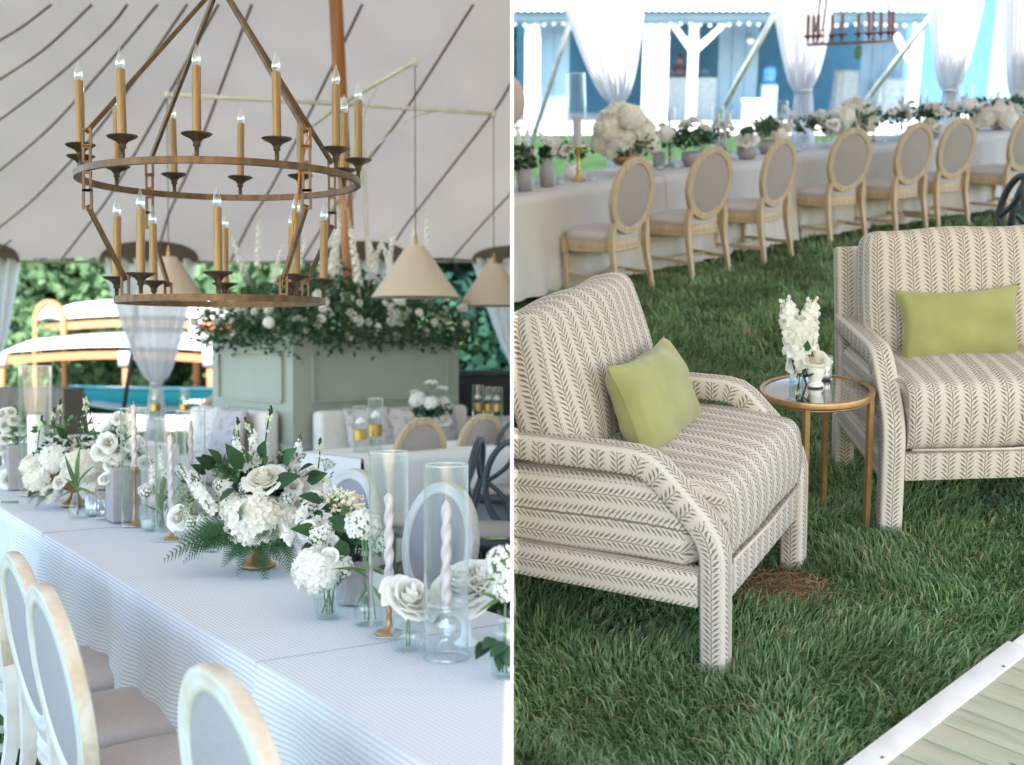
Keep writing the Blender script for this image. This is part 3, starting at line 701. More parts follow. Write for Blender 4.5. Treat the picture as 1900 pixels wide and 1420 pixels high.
# ================================================================== shared furniture
def oval_ring(sec, hw, hh, cz, n=56, tilt=.15, y0=-.225, a0=0, a1=2 * math.pi, closed=True):
    """sweep a (radial, depth) section round an upright oval that leans back by tilt"""
    b = MB(); k = len(sec); vs = []; fs = []
    N = n if closed else n + 1
    for i in range(N):
        a = a0 + (a1 - a0) * i / n; c, s = math.cos(a), math.sin(a)
        nx, nz = c / hw, s / hh; ln = math.hypot(nx, nz); nx /= ln; nz /= ln
        for r, d in sec:
            x, z = hw * c + nx * r, cz + hh * s + nz * r
            vs.append((x, y0 - (z - .45) * tilt + d, z))
    for i in range(n):
        j = (i + 1) % N
        for q in range(k): fs.append((i * k + q, i * k + (q + 1) % k, j * k + (q + 1) % k, j * k + q))
    return b.add(vs, fs)
FR_SEC = [(-.026, -.013), (-.026, .013), (-.020, .021), (-.008, .018), (.010, .018), (.020, .020), (.024, .018), (.024, -.018), (.020, -.020), (.010, -.018), (-.008, -.018), (-.020, -.021)]
RIM_SEC = [(.0235, -.0185), (.028, -.016), (.0262, -.0095), (.030, -.007), (.0275, -.0015), (.030, .004), (.0265, .0085), (.028, .015), (.0235, .0185)]
def seat_outline(n=44, front=.255, back=.205, yb=-.235, yf=.245):
    out = []
    for i in range(n):
        a = 2 * math.pi * i / n; c, s = math.cos(a), math.sin(a); p = 2 / 3.4
        x = abs(c) ** p * (1 if c > 0 else -1); y = abs(s) ** p * (1 if s > 0 else -1)
        yy = (yb + yf) / 2 + (yf - yb) / 2 * y; w_ = back + (front - back) * (yy - yb) / (yf - yb)
        out.append((x * w_, yy))
    return out
def loft(out, prof):
    b = MB(); n = len(out); cx = 0; cy = sum(p[1] for p in out) / n; vs = []; fs = []
    for s, z in prof: vs += [(p[0] * s, cy + (p[1] - cy) * s, z) for p in out]
    for k in range(len(prof) - 1):
        for i in range(n): j = (i + 1) % n; fs.append((k * n + i, k * n + j, (k + 1) * n + j, (k + 1) * n + i))
    return b.add(vs, fs)
def chair_meshes(wood, rim, panel, seat):
    d = {}
    d['back_frame'] = oval_ring(FR_SEC, .218, .250, .725).mesh('back_frame', wood)
    d['rim'] = oval_ring(RIM_SEC, .218, .250, .725).mesh('rim', rim)
    b = MB()
    for sg in (-1, 1):
        def fn(a, t, sg=sg):
            an = a * 2 * math.pi; rr = t; x, z = .195 * math.cos(an) * rr, .725 + .227 * math.sin(an) * rr
            return (x, -.225 - (z - .45) * .15 + sg * (.012 + .014 * (1 - rr ** 3)), z)
        b.grid(fn, 40, 6)
    d['back_panel'] = b.mesh('back_panel', panel)
    ou = seat_outline()
    d['seat_rail'] = loft(ou, [(.94, .372), (1.0, .374), (1.012, .384), (1.0, .396), (1.0, .408), (1.012, .418), (1.012, .426), (.995, .434), (1.005, .446), (.985, .455), (.9, .456)]).mesh('seat_rail', wood)
    d['seat'] = loft(ou, [(.95, .452), (.988, .456), (.995, .463), (.988, .470), (1.0, .476), (1.0, .488), (.965, .505), (.86, .521), (.6, .532), (.3, .536), (.01, .537)]).mesh('seat', seat)
    for sx in (-1, 1):
        b = MB(); b.tube([(sx * .186, -.242, .55), (sx * .197, -.235, .50), (sx * .198, -.230, .44), (sx * .198, -.232, .375)], [1, 1.05, 1.2, 1.15], flat=(.040, .040))
        b.tube([(sx * .198, -.232, .375), (sx * .200, -.240, .30), (sx * .203, -.262, .16), (sx * .206, -.285, 0)], [1.05, .95, .85, .65], flat=(.040, .040)); d['rear_leg%d' % sx] = b.mesh('leg', wood, False)
        b = MB(); b.box((sx * .212, .192, .408), (.058, .058, .085)); b.lathe([(.022, .366), (.030, .358), (.030, .346), (.022, .340), (.024, .332), (.027, .322), (.026, .30), (.022, .18), (.0165, .035), (.019, .028), (.016, .015), (.012, 0), (0, 0)], 14, (sx * .212, .192, 0), rib=lambda a: 1 - .07 * (math.cos(a * 10) > .3)); d['front_leg%d' % sx] = sharp(b.mesh('leg', wood))
        b = MB(); b.tube([(sx * .205, -.265, .155), (sx * .212, .19, .165)], 1, flat=(.024, .028)); d['side_str%d' % sx] = b.mesh('stretcher', wood, False)
    b = MB(); b.tube([(-.208, -.03, .16), (-.1, -.005, .16), (.1, -.005, .16), (.208, -.03, .16)], 1, flat=(.022, .026)); d['cross'] = b.mesh('stretcher', wood, False)
    def low(z): return z * .88 if z < .375 else .33 + (z - .375) * (.56 - .33) / (.56 - .375) if z < .56 else z
    for k, me in d.items():
        if k in ('back_frame', 'rim', 'back_panel'): continue
        for v in me.vertices: v.co.z = v.co.z - .042 if k in ('seat', 'seat_rail') else low(v.co.z)
    return d
def make_chair(d, name, label, side, loc, rz, group):
    o = thing(name, label, 'chair', side, loc, rz, group)
    bf = part('back_frame', d['back_frame'], o); part('rim', d['rim'], bf); part('back_panel', d['back_panel'], o); part('seat', d['seat'], o); part('seat_rail', d['seat_rail'], o)
    for k in (-1, 1): part('leg', d['rear_leg%d' % k], o); part('leg', d['front_leg%d' % k], o); part('stretcher', d['side_str%d' % k], o)
    part('stretcher', d['cross'], o); return o
limed = chair_meshes(m_limed, m_rim, m_panelL, m_seat)
for me in limed.values():                    # the limed chairs are a little lower than the oak ones
    for v in me.vertices: v.co.z *= .94
oak = chair_meshes(m_oakp, m_oakp, m_panel, m_seat)
def rz_face(d): return math.atan2(-d[0], d[1])      # rotation that turns local +Y to direction d
def black_chair(label, side, loc, rz, group):
    o = thing('lattice_back_chair', label, 'chair', side, loc, rz, group)
    sec = [(-.016, -.014), (-.016, .014), (-.008, .017), (.008, .017), (.016, .014), (.016, -.014), (.008, -.017), (-.008, -.017)]
    part('back_frame', oval_ring(sec, .20, .255, .705).mesh('back_frame', m_navy), o)
    def yb(z): return -.225 - (z - .45) * .15
    for sx in (-1, 1):
        for z0, z1 in ((.955, .705), (.455, .705)):
            pts = []
            for i in range(13):
                t = i / 12; x = sx * .197 * t ** 1.9; z = z0 + (z1 - z0) * t ** .75; pts.append((x, yb(z), z))
            b = MB(); b.tube(pts, 1, flat=(.024, .022)); part('lattice_bar', b.mesh('lattice_bar', m_navy), o)
    ou = seat_outline(); part('seat_rail', loft(ou, [(.94, .38), (1, .382), (1.01, .41), (1, .445), (.9, .446)]).mesh('seat_rail', m_navy), o)
    part('seat', loft(ou, [(.95, .445), (1, .455), (.98, .475), (.8, .487), (.01, .49)]).mesh('seat', m_panel), o)
    for sx in (-1, 1):
        b = MB(); b.tube([(sx * .10, yb(.46), .46), (sx * .17, -.232, .42), (sx * .19, -.24, .30), (sx * .2, -.285, 0)], [1.1, 1.1, 1, .7], flat=(.036, .036)); part('leg', b.mesh('leg', m_navy, False), o)
        b = MB(); b.tube([(sx * .21, .19, .40), (sx * .21, .195, 0)], [1, .65], flat=(.042, .042)); part('leg', b.mesh('leg', m_navy, False), o)
        b = MB(); b.tube([(sx * .203, -.262, .17), (sx * .21, .19, .17)], 1, flat=(.022, .026)); part('stretcher', b.mesh('stretcher', m_navy, False), o)
    b = MB(); b.tube([(-.2, -.03, .17), (.2, -.03, .17)], 1, flat=(.022, .026)); part('stretcher', b.mesh('stretcher', m_navy, False), o)
    return o
# ---------------------------------------------------------------- banquet table under a cloth
def banquet(label, side, P, e, n, s0, s1, W, mat, zt=.76, hem=.03, pleat=(.5, .5), group=None, fold=.035, seed=1, cat='table'):
    """P: point on the near edge (ground plan); e along, n across to the far edge"""
    random.seed(seed); L = s1 - s0; o = thing('banquet_table', label, cat, side, (0, 0, 0), 0, group)
    k1, k2, ph = U(6, 8), U(12, 16), U(0, 6)
    drop = zt - hem
    def prof(c):
        """c in metres across: -drop..0 near side, 0..W top, W..W+drop far side -> (across, z, how far down)"""
        if c < 0: return 0, zt + c, -c / drop, -1
        if c > W: return W, zt - (c - W), (c - W) / drop, 1
        return c, zt, 0, 0
    cs = [-drop * (1 - i / 12) for i in range(12)] + [0, .004] + [W * i / 6 for i in range(1, 6)] + [W - .004, W] + [W + drop * i / 8 for i in range(1, 9)]
    ns = max(8, int(L / .03)); vs = []; uv = []
    for i in range(ns + 1):
        s = s0 + L * i / ns; en = max(0, 1 - abs(s - s0) / .35) ** 2 * pleat[0] + max(0, 1 - abs(s - s1) / .35) ** 2 * pleat[1]
        for c in cs:
            a, z, h, sg = prof(c)
            f = (math.sin(s * k1 + ph) * .6 + math.sin(s * k2 + ph * 2) * .4 + .35 * math.sin(s * 29 + ph)) * fold * h ** 1.2 * 1.6 + fold * 1.3 * h + en * .10 * h
            q = P + e * s + n * (a + sg * f); vs.append((q.x, q.y, z + (.0022 if sg == 0 else 0) * math.sin(s * 3) - (.012 if sg and h < .02 and h > 0 else 0) * 0)); uv.append((s, c + f * .25))
    k = len(cs); fs = []; us = []
    for i in range(ns):
        for j in range(k - 1):
            f = (i * k + j, (i + 1) * k + j, (i + 1) * k + j + 1, i * k + j + 1); fs.append(f); us.append([uv[q] for q in f])
    b = MB(); b.add(vs, fs, us)
    for s, sg in ((s0, -1), (s1, 1)):       # hanging end panels
        def fn(a, t, s=s, sg=sg):
            q = P + e * (s + sg * (.02 + .05 * t + .02 * t * math.sin(a * 14))) + n * (W * a); return (q.x, q.y, zt - drop * t)
        b.grid(fn, 12, 6, uvf=lambda a, t: (a, t * drop))
    part('tablecloth', b.mesh('tablecloth', mat), o)
    b = MB(); c = P + e * (s0 + L / 2) + n * (W / 2); b.box((c.x, c.y, zt - .025), (L - .06, W - .06, .03), math.atan2(e.y, e.x)); part('tabletop', b.mesh('tabletop', m_oakp, False), o)
    for q in (s0 + .2, s1 - .2):
        for a in (.12, W - .12):
            c = P + e * q + n * a; b = MB(); b.tube([(c.x, c.y, 0), (c.x, c.y, zt - .04)], .018, 6); part('leg', b.mesh('leg', m_black_pole), o)
    return o
# ---------------------------------------------------------------- candlelight and vases
def hurricane(r, h):
    b = MB(); b.lathe([(r, .001), (r, h)], 40); b.lathe([(r * .96, .002), (r * .96, h)], 40); b.cm = 1
    for z_ in (h, .003): b.tube([(r * .98 * math.cos(q * 2 * math.pi / 40), r * .98 * math.sin(q * 2 * math.pi / 40), z_) for q in range(40)], r * .032, 6, closed=True)
    return b.mesh('hurricane_glass', [m_glass, m_glassrim])
def taper(h, r=.0115, mat=None):
    b = MB()
    def fn(a, t):
        an = a * 2 * math.pi; rr = r * (1 - .12 * t) * (1 + .24 * math.cos(2 * (an - t * h * 62))) * (1 if t < .94 else max(.15, 1 - ((t - .94) / .06) ** 2))
        return (rr * math.cos(an), rr * math.sin(an), h * t)
    b.grid(fn, 16, 60); b.tube([(0, 0, h - .002), (.001, 0, h + .012)], .001, 4); return b.mesh('twisted_taper', mat or m_lilac)
def brass_stick(h, r=.032): return [(0, 0), (r, 0), (r, .004), (r * .9, .009), (r * .4, .014), (r * .22, .03), (r * .18, h * .45), (r * .26, h * .5), (r * .18, h * .55), (r * .22, h - .035), (r * .45, h - .03), (r * .42, h - .012), (r * .52, h), (r * .3, h)]
def candle_set(name, label, loc, side='L', hr=(.055, .34), stick=.10, cand=.19, crystal=False, group=None, r=.034):
    o = thing(name, label, 'candle holder', side, loc, U(0, 6), group)
    b = MB()
    if crystal: b.lathe([(0, 0), (r * 1.5, 0), (r * 1.45, .008), (r * .8, .022), (r * .42, .045), (r * .35, .055), (r * .72, .072), (r * .72, .085), (r * .4, .1), (r * .62, .115), (r * .62, .125), (r * 1.5, .128), (r * 1.5, .139), (r * 1.3, .141), (r * .4, .131), (0, .131)], 28); part('candlestick', b.mesh('candlestick', m_crystal), o); stick = .132
    else: b.lathe(brass_stick(stick, r), 20); part('candlestick', b.mesh('candlestick', m_brass), o)
    if cand: part('taper_candle', taper(cand), o, T((0, 0, stick - .012)))
    if hr: part('hurricane_glass', hurricane(*hr), o)
    return o
def glass_vase(prof, mat=None, ribs=0, n=28):
    b = MB(); b.lathe(prof, n if not ribs else max(n, ribs * 4), rib=(lambda a: 1 + .035 * math.cos(a * ribs)) if ribs else None); return b.mesh('vase', mat or m_vase)
def water(r0, r1, h):
    b = MB(); b.lathe([(0, .006), (r0, .006), (r1, h), (0, h)], 20); return b.mesh('water', m_water)
def stems(n, zb, zt, rb, rt, mat=None):
    b = MB()
    for _ in range(n):
        a, c = U(0, 6.28), U(0, 6.28); b.tube([(rb * math.cos(a) * U(.3, 1), rb * math.sin(a) * U(.3, 1), zb), (rt * math.cos(c) * U(.2, 1), rt * math.sin(c) * U(.2, 1), zt)], U(.0013, .0024), 5)
    return b.mesh('stems', mat or m_stem)
def votive(label, loc, side='L', r=.035, h=.085, mat=None, wax=True, group=None):
    o = thing('votive_glass', label, 'votive', side, loc, U(0, 6), group)
    part('cup', glass_vase([(0, .003), (r * .92, .0), (r, .01), (r * 1.03, h), (r * .97, h), (r * .9, .012), (0, .012)], mat or m_vase, 18), o)
    if wax: b = MB(); b.lathe([(0, .012), (r * .82, .012), (r * .82, h * .35), (0, h * .35)], 20); part('wax', b.mesh('wax', m_wax), o)
    return o
# ---------------------------------------------------------------- ring chandelier
def chandelier(name, label, side, loc, R1, R2, z2, ztop, n1, n2, mats, ch=.245, off=R(5), rod_a=(45, 137, 222, 318), scale=1.0):
    mb, mc, ms = mats; o = thing(name, label, 'chandelier', side, loc)
    def ring(r, z, nm):
        b = MB(); hh, hw = .025 * scale, .010 * scale; vs = []; fs = []; N = 80
        for i in range(N):
            a = 2 * math.pi * i / N
            for dr, dz in ((-hw, -hh / 2), (hw, -hh / 2), (hw, hh / 2), (-hw, hh / 2)): vs.append(((r + dr) * math.cos(a), (r + dr) * math.sin(a), z + dz))
        for i in range(N):
            j = (i + 1) % N
            for q in range(4): w_ = (q + 1) % 4; fs.append((i * 4 + q, i * 4 + w_, j * 4 + w_, j * 4 + q))
        b.add(vs, fs); return part(nm, sharp(b.mesh(nm, mb)), o)
    ring(R1, 0, 'upper_ring')
    if R2: ring(R2, z2, 'lower_ring')
    b = MB(); s = scale; b.lathe([(.008 * s, 0), (.008 * s, .03 * s), (.014 * s, .034 * s), (.012 * s, .045 * s), (.017 * s, .052 * s), (.022 * s, .058 * s), (.048 * s, .070 * s), (.056 * s, .076 * s), (.055 * s, .079 * s), (.02 * s, .070 * s), (0, .070 * s)], 24); cup = b.mesh('cup', mc)
    b = MB(); b.lathe([(.0165 * s, 0), (.0165 * s, ch), (.0155 * s, ch + .001), (0, ch + .001)], 18); slv = sharp(b.mesh('candle_sleeve', ms))
    b = MB(); b.lathe([(.008 * s, 0), (.0145 * s, .010 * s), (.0165 * s, .024 * s), (.0135 * s, .042 * s), (.006 * s, .062 * s), (.002 * s, .078 * s), (0, .082 * s)], 14); blb = b.mesh('bulb', m_bulb)
    b = MB(); b.lathe([(.007 * s, -.004), (.008 * s, .010 * s), (.002 * s, .014 * s), (.0012 * s, .034 * s), (0, .036 * s)], 8); fil = b.mesh('filament', m_fil)
    for r, z, n_, of in ((R1, 0, n1, off), (R2, z2, n2, R(12))):
        if not r: continue
        for k in range(n_):
            a = -math.pi / 2 + of + 2 * math.pi * k / n_; base = T((r * math.cos(a), r * math.sin(a), z + .015 * s)); tl = Rot(R(U(-1.2, 1.2)), 'X') @ Rot(R(U(-1.2, 1.2)), 'Y')
            c = part('candle_cup', cup, o, base @ tl); sl = part('candle_sleeve', slv, c, T((0, 0, .070 * s))); bu = part('bulb', blb, c, T((0, 0, .070 * s + ch))); 
            part('filament', fil, c, T((0, 0, .070 * s + ch)))
    def link(p, q, w_=.026):
        p, q = V(p), V(q); d = q - p; L = d.length; m = T(p) @ look(d)
        b = MB(); th = .009 * s
        for x in (-1, 1): b.box((x * w_ / 2 * s, 0, L / 2), (th, th, L))
        for zz in (th / 2, L - th / 2): b.box((0, 0, zz), (w_ * s + th, th * 1.05, th * 1.05))
        return b.xf(m)
    for ra in rod_a:
        a = R(ra); p = V((R1 * math.cos(a), R1 * math.sin(a), 0)); top = V((.03 * math.cos(a), .03 * math.sin(a), ztop)); d = (top - p).normalized()
        b = MB(); b.tube([p + V((0, 0, .13 * s)), top], 1, flat=(.016 * s, .016 * s)); part('rod', b.mesh('rod', mb, False), o)
        part('chain_link', link(p + V((0, 0, .015)), p + V((0, 0, .085 * s))).mesh('chain_link', mb, False), o)
        part('chain_link', link(p + V((0, 0, .07 * s)), p + V((0, 0, .145 * s)), .03).mesh('chain_link', mb, False), o)
        if R2:
            part('chain_link', link(p + V((0, 0, -.09 * s)), p + V((0, 0, -.015))).mesh('chain_link', mb, False), o)
            q = V((R2 * math.cos(a), R2 * math.sin(a), z2)); part('chain_link', link(p + V((0, 0, -.155 * s)), p + V((0, 0, -.08 * s)), .03).mesh('chain_link', mb, False), o)
            b = MB(); b.tube([p + V((0, 0, -.14 * s)), q + V((0, 0, .075 * s))], 1, flat=(.016 * s, .016 * s)); part('rod', b.mesh('rod', mb, False), o)
            part('chain_link', link(q + V((0, 0, .01)), q + V((0, 0, .09 * s))).mesh('chain_link', mb, False), o)
    return o
# ================================================================== DINING LAWN: things
random.seed(11)
ch_y = 4.79; cc = Ly(410, 336, ch_y)
chz2 = Ly(410, 559, ch_y).z - cc.z; chzt = Ly(410, -14, ch_y).z - cc.z
ch = chandelier('ring_chandelier', 'two tier bronze ring chandelier with gilded candle sleeves and clear flame bulbs', 'L', cc, .548, .405, chz2, chzt, 12, 8, (m_bronze, m_cup, m_sleeve))
b = MB(); top_z = chzt
b.tube([(0, 0, top_z - .02), (0, 0, top_z + .06)], .02, 8); b.tube([(0, 0, top_z + .05), (0, 0, 5.0 - cc.z)], .006, 6); part('hanging_chain', b.mesh('chain', m_bronze), ch)
a_ = R(318); b = MB(); x_, y_ = .548 * math.cos(a_), .548 * math.sin(a_)
b.tube([(x_ * .93, y_ * .93, .16), (x_ * 1.02, y_ * 1.02, .11), (x_ * .97, y_ * .97, .05), (x_ * .93, y_ * .93, .0), (x_ * .9, y_ * .9, -.1), (x_ * .8, y_ * .8, -.33), (x_ * .72, y_ * .72, chz2 + .06), (x_ * .70, y_ * .70, chz2 + .01)], .0045, 6); part('cord', b.mesh('cord', m_cord), ch)
# ---------------------------------------------------------------- long table
ZT = .76
A0, A1 = Lz(791, 1420, ZT), Lz(79, 989, ZT); TE = (A1 - A0); TE.z = 0; TE.normalize(); TN = V((-TE.y, TE.x, 0)); TN = V((TE.y, -TE.x, 0))
q = Lz(915, 1135, ZT) - A0; TW = abs(q.dot(TN)); P0 = V((A0.x, A0.y, 0))
sB = (Lz(503, 1228, ZT) - A0).dot(TE); sC = (Lz(79, 989, ZT) - A0).dot(TE)
gt = 'long tables set end to end'
banquet('pinstriped dining table with the ruffled white rose and crystal candlestick', 'L', P0, TE, TN, -1.2, sB, TW, m_cloth, pleat=(0, .9), group=gt, seed=2)
ZT_ = ZT
banquet('pinstriped dining table carrying the large fern and rose compote', 'L', P0 + TN * .004, TE, TN, sB - .05, sC, TW - .008, m_cloth, zt=ZT - .0028, pleat=(.4, .9), group=gt, seed=3)
banquet('pinstriped dining table at the far end by the pillar candle', 'L', P0 + TN * .008, TE, TN, sC - .05, sC + 1.9, TW - .016, m_cloth, zt=ZT - .0056, pleat=(.4, .3), group=gt, seed=4)
tb0 = [x for x in COL.objects if x.name.startswith('banquet_table')][0]
ya, yb_ = (P0.y - TE.y / TE.x * P0.x), (P0.y - TE.y / TE.x * (P0.x) + TW / abs(TN.y))
b = MB(); b.grid(lambda a, t: (-.007 - .02 * t * abs(math.sin(a * 17)), ya + .02 + (yb_ - ya - .06) * a, (ZT - .004) * (1 - t) + .03 * t), 30, 8, uvf=lambda a, t: (a, t * .7)); part('end_drop', b.mesh('end_drop', m_cloth), tb0)
# chairs on the near side: backs to us
B0 = Lz(138, 1258, .70); BT = V((B0.x, B0.y, 0)) + TN * .235
gc = 'limed oval chairs along the long table'
def lc(d, label, off=0): make_chair(limed, 'oval_back_chair', label, 'L', BT + TE * d + TN * off, rz_face(TN) + R(off * 20), gc)
lc(-.95, 'limed oval back chair beside the cloth pleat, seat hidden by its back', .10)
lc(0, 'limed oval back chair whose frame has a dark knot hole', 0)
lc(.52, 'limed oval back chair between two others, greige seat against cloth', .03)
lc(1.13, 'limed oval back chair pulled up where two cloths meet', .02)
lc(1.75, 'limed oval back chair beside the taupe counter end of the table', .0)
for (u, v), lb in (((818, 897), 'limed oval chair facing us behind the tall glass hurricanes'), ((648, 872), 'limed oval chair facing us behind the straw coloured flowers')):
    p = Lz(u, v, .945); p.z = 0; make_chair(limed, 'oval_back_chair', lb, 'L', p - TN * .25, rz_face(-TN) + R(8), gc)
# dark lattice chairs behind
gk = 'dark lattice chairs'
for (u, v), rz, lb in (((912, 822), R(150), 'dark lattice oval chair beside the partition behind the milk glass vase'), ((801, 812), R(80), 'dark lattice chair seen edge on in front of a wooden oval chair'), ((944, 782), R(160), 'dark lattice chair touching the partition beside the far candles')):
    p = Lz(u, v, .965); black_chair(lb, 'L', (p.x, p.y, 0), rz, gk)
# ---------------------------------------------------------------- table top dressing
def S(u, v): p = Lz(u, v, ZT); p.z = ZT + .0015; return p
candle_set('crystal_candle', 'lilac twisted taper on crystal candlestick inside a tall clear hurricane', S(828, 1222), hr=(.0545, .475), cand=.27, crystal=True)
candle_set('brass_candle', 'lilac twisted taper on short brass candlestick under tall hurricane beside rose', S(722, 1178), hr=(.0525, .485), stick=.125, cand=.265, r=.036)
p_ = S(250, 976); candle_set('tall_brass_candle', 'white twisted taper on tall slim brass candlestick under hurricane by mauve vase', p_, hr=(.055, .50), stick=.25, cand=.28, r=.035)
candle_set('twisted_taper_candle', 'twisted taper under a clear hurricane beside the white sweet william stems', S(318, 1002), hr=(.060, .48), stick=.09, cand=.34, r=.03)
candle_set('rear_taper_candle', 'twisted taper under the hurricane standing behind the other one', S(355, 965), hr=(.063, .48), stick=.12, cand=.33, r=.03)
# pillar candle in the tallest cylinder
o = thing('pillar_candle', 'thick white pillar candle on gold foot inside the tallest glass cylinder', 'candle', 'L', S(68, 918)); sc_ = (2200 / o.location.y)
b = MB(); b.lathe([(0, 0), (.06, 0), (.058, .012), (.02, .03), (.018, .10), (.05, .125), (.066, .13), (.066, .138), (0, .138)], 24); part('gold_foot', b.mesh('foot', m_gold), o)
b = MB(); b.lathe([(.042, .138), (.042, .405), (.036, .41), (0, .405)], 24); part('candle', b.mesh('candle', m_wax), o)
part('glass_cylinder', hurricane(.082, .66), o)
# rose in ribbed bud vase
def bud_vase(label, loc, head, hs, hm, prof=None, ribs=14, side='L', cat='flower vase', extra=None, tilt=(0, -.6, .8)):
    o = thing('bud_vase', label, cat, side, loc, U(0, 1))
    pr = prof or [(0, .002), (.030, 0), (.042, .015), (.046, .035), (.040, .06), (.026, .078), (.024, .088), (.030, .096)]
    part('vase', glass_vase(pr, m_vase, ribs), o); h = pr[-1][1]
    part('water', water(pr[1][0] * .9, pr[min(3, len(pr) - 1)][0] * .85, h * .45), o); part('stems', stems(2, .01, h + .02, .01, .005), o)
    part(head.name.split('.')[0], head, o, T((0, 0, h + hs * .02)) @ look(tilt) @ Sc(hs)); return o
bud_vase('large open white rose in a round ribbed glass vase', S(756, 1208), rose_white, 1.28, None)
# milk glass footed vase with peony
o = thing('milk_glass_vase', 'white footed milk glass vase holding a ruffled cream peony', 'flower vase', 'L', S(866, 1196))
b = MB(); b.lathe([(0, 0), (.034, 0), (.033, .005), (.016, .02), (.014, .05), (.018, .062), (.036, .078), (.044, .10), (.042, .125), (.046, .13), (.04, .128), (.03, .09), (0, .085)], 28); part('vase', b.mesh('vase', m_milk), o)
part('peony', peony, o, T((0, 0, .135)) @ look((-.2, -.5, .8)) @ Sc(1.5))
part('peony', rose_white, o, T((.02, -.01, .16)) @ look((.5, -.3, .8)) @ Sc(1.0))
votive('cut glass votive cup behind the open white rose', S(806, 1150), r=.04, h=.10)
votive('small clear votive beside the peony vase', S(790, 1140), r=.036, h=.085)
votive('silver tealight glass beside the fern compote', S(392, 1024), r=.028, h=.05)
votive('frosted crackle votive with white wax between two vases', S(178, 955), r=.045, h=.10, mat=m_mercury)
votive('frosted votive beside the tall brass candlestick', S(279, 984), r=.042, h=.11, mat=m_vase)
votive('clear votive cup in front of the gold candle foot', S(96, 928), r=.04, h=.10)
votive('clear low votive under the trailing fern', S(430, 1030), r=.03, h=.05)
# glass coupe
o = thing('glass_coupe', 'small clear stemmed glass dish under the fern tips', 'glass', 'L', S(360, 1036))
b = MB(); b.lathe([(.035, 0), (.034, .003), (.006, .012), (.005, .04), (.02, .05), (.036, .062), (.04, .09)], 24); part('bowl', b.mesh('bowl', m_vase), o)
o = thing('pressed_glass_foot', 'short pressed glass candlestick behind the crackle votive', 'glass', 'L', S(193, 962))
b = MB(); b.lathe([(0, 0), (.04, 0), (.038, .006), (.012, .02), (.025, .04), (.012, .06), (.03, .075), (.03, .085), (0, .085)], 20); part('stick', b.mesh('stick', m_crystal), o)
solo('cut_stem', MB().tube([(-.04, 0, .004), (.04, .006, .004)], .005, 6).mesh('stem', m_stem), 'short cut green stem lying on the striped cloth', 'stem', 'L', S(18, 934), 0)
# ---------------------------------------------------------------- arrangements
def put(o, nm, me, u, v, dy, s, d=None, side='L', roll=None):
    """a bloom at a photograph pixel, dy metres behind (+) or before (-) its vase"""
    base = o.matrix_world.translation if side == 'L' else None
    if side == 'L': p = Ly(u, v, base.y + dy) - base
    else:
        loc = SIDE['R'].inverted() @ o.matrix_world.translation; p = Ry(u, v, loc.y + dy) - loc
    dd = V(d) if d else (V((p.x * 2.2, -.35, .9 * max(.2, p.z + .05) * 3)))
    return part(nm, me, o, o.matrix_world.to_3x3().to_4x4().inverted() @ (SIDE[side].to_3x3().to_4x4() if side == 'R' else MX.Identity(4)) @ T(p) @ look(dd.normalized(), U(0, 6) if roll is None else roll) @ Sc(s))
def hang(o, nm, me, u0, v0, u1, v1, dy, side='L', roll=0, L=.3):
    """a frond or leaf (local +Y is its length) laid from one pixel to another"""
    base = o.matrix_world.translation if side == 'L' else SIDE['R'].inverted() @ o.matrix_world.translation
    f = Ly if side == 'L' else Ry
    p, q_ = f(u0, v0, base.y + dy) - base, f(u1, v1, base.y + dy - .06) - base
    d = q_ - p; y = d.normalized(); up = V((0, -.75, .65)); x = y.cross(up).normalized(); z = x.cross(y)
    m = MX((x, y, z)).transposed().to_4x4(); return part(nm, me, o, o.matrix_world.to_3x3().to_4x4().inverted() @ (SIDE[side].to_3x3().to_4x4() if side == 'R' else MX.Identity(4)) @ T(p) @ m @ Rot(roll, 'Y') @ Sc(d.length / L))
def filler(o, mats, n, c, r, L=(.03, .06), up=.2):
    def smp():
        d = V((random.gauss(0, 1), random.gauss(0, 1), random.gauss(up, 1))).normalized(); k = U(.55, 1.0)
        return V(c) + V((d.x * r[0], d.y * r[1], d.z * r[2])) * k, d
    return part('foliage', foliage_mesh('foliage', mats, n, smp, L), o, kind='stuff')
def compote_bowl(o, s=1, mat=None):
    b = MB(); b.lathe([(r_ * s, z_ * s) for r_, z_ in ((0, 0), (.058, 0), (.060, .006), (.052, .012), (.03, .03), (.018, .05), (.017, .06), (.04, .068), (.075, .085), (.098, .112), (.108, .14), (.103, .142), (.09, .115), (0, .10))], 32, rib=lambda a: 1 + .012 * math.cos(a * 16)); return part('bowl', b.mesh('bowl', mat or m_brass), o)
# main compote
o = thing('flower_compote', 'large white rose and hydrangea arrangement with ferns in a brass compote', 'flower arrangement', 'L', S(478, 1052)); compote_bowl(o, 1.05)
filler(o, [m_leafd, m_leaf, m_leafd], 330, (0, 0, .25), (.17, .14, .12)); filler(o, [m_leaf, m_leafl], 90, (-.02, 0, .33), (.2, .12, .1), (.02, .045))
put(o, 'rose', rose_big, 491, 896, -.10, 1.22, (-.05, -.55, .8))
for u, v, dy, s in ((478, 968, -.14, 1.35), (520, 960, -.09, .95), (440, 945, -.10, .8), (575, 905, .03, .8), (425, 905, -.02, .6)): put(o, 'hydrangea', hydc if u in (478, 520) else hyd, u, v, dy, s)
for u, v, dy, s in ((395, 950, -.12, .8), (372, 920, -.06, .7), (545, 870, .02, .7), (448, 872, -.02, .75), (475, 862, .03, .8), (590, 925, -.04, .6)): put(o, 'stock_stem', stock, u, v, dy, s)
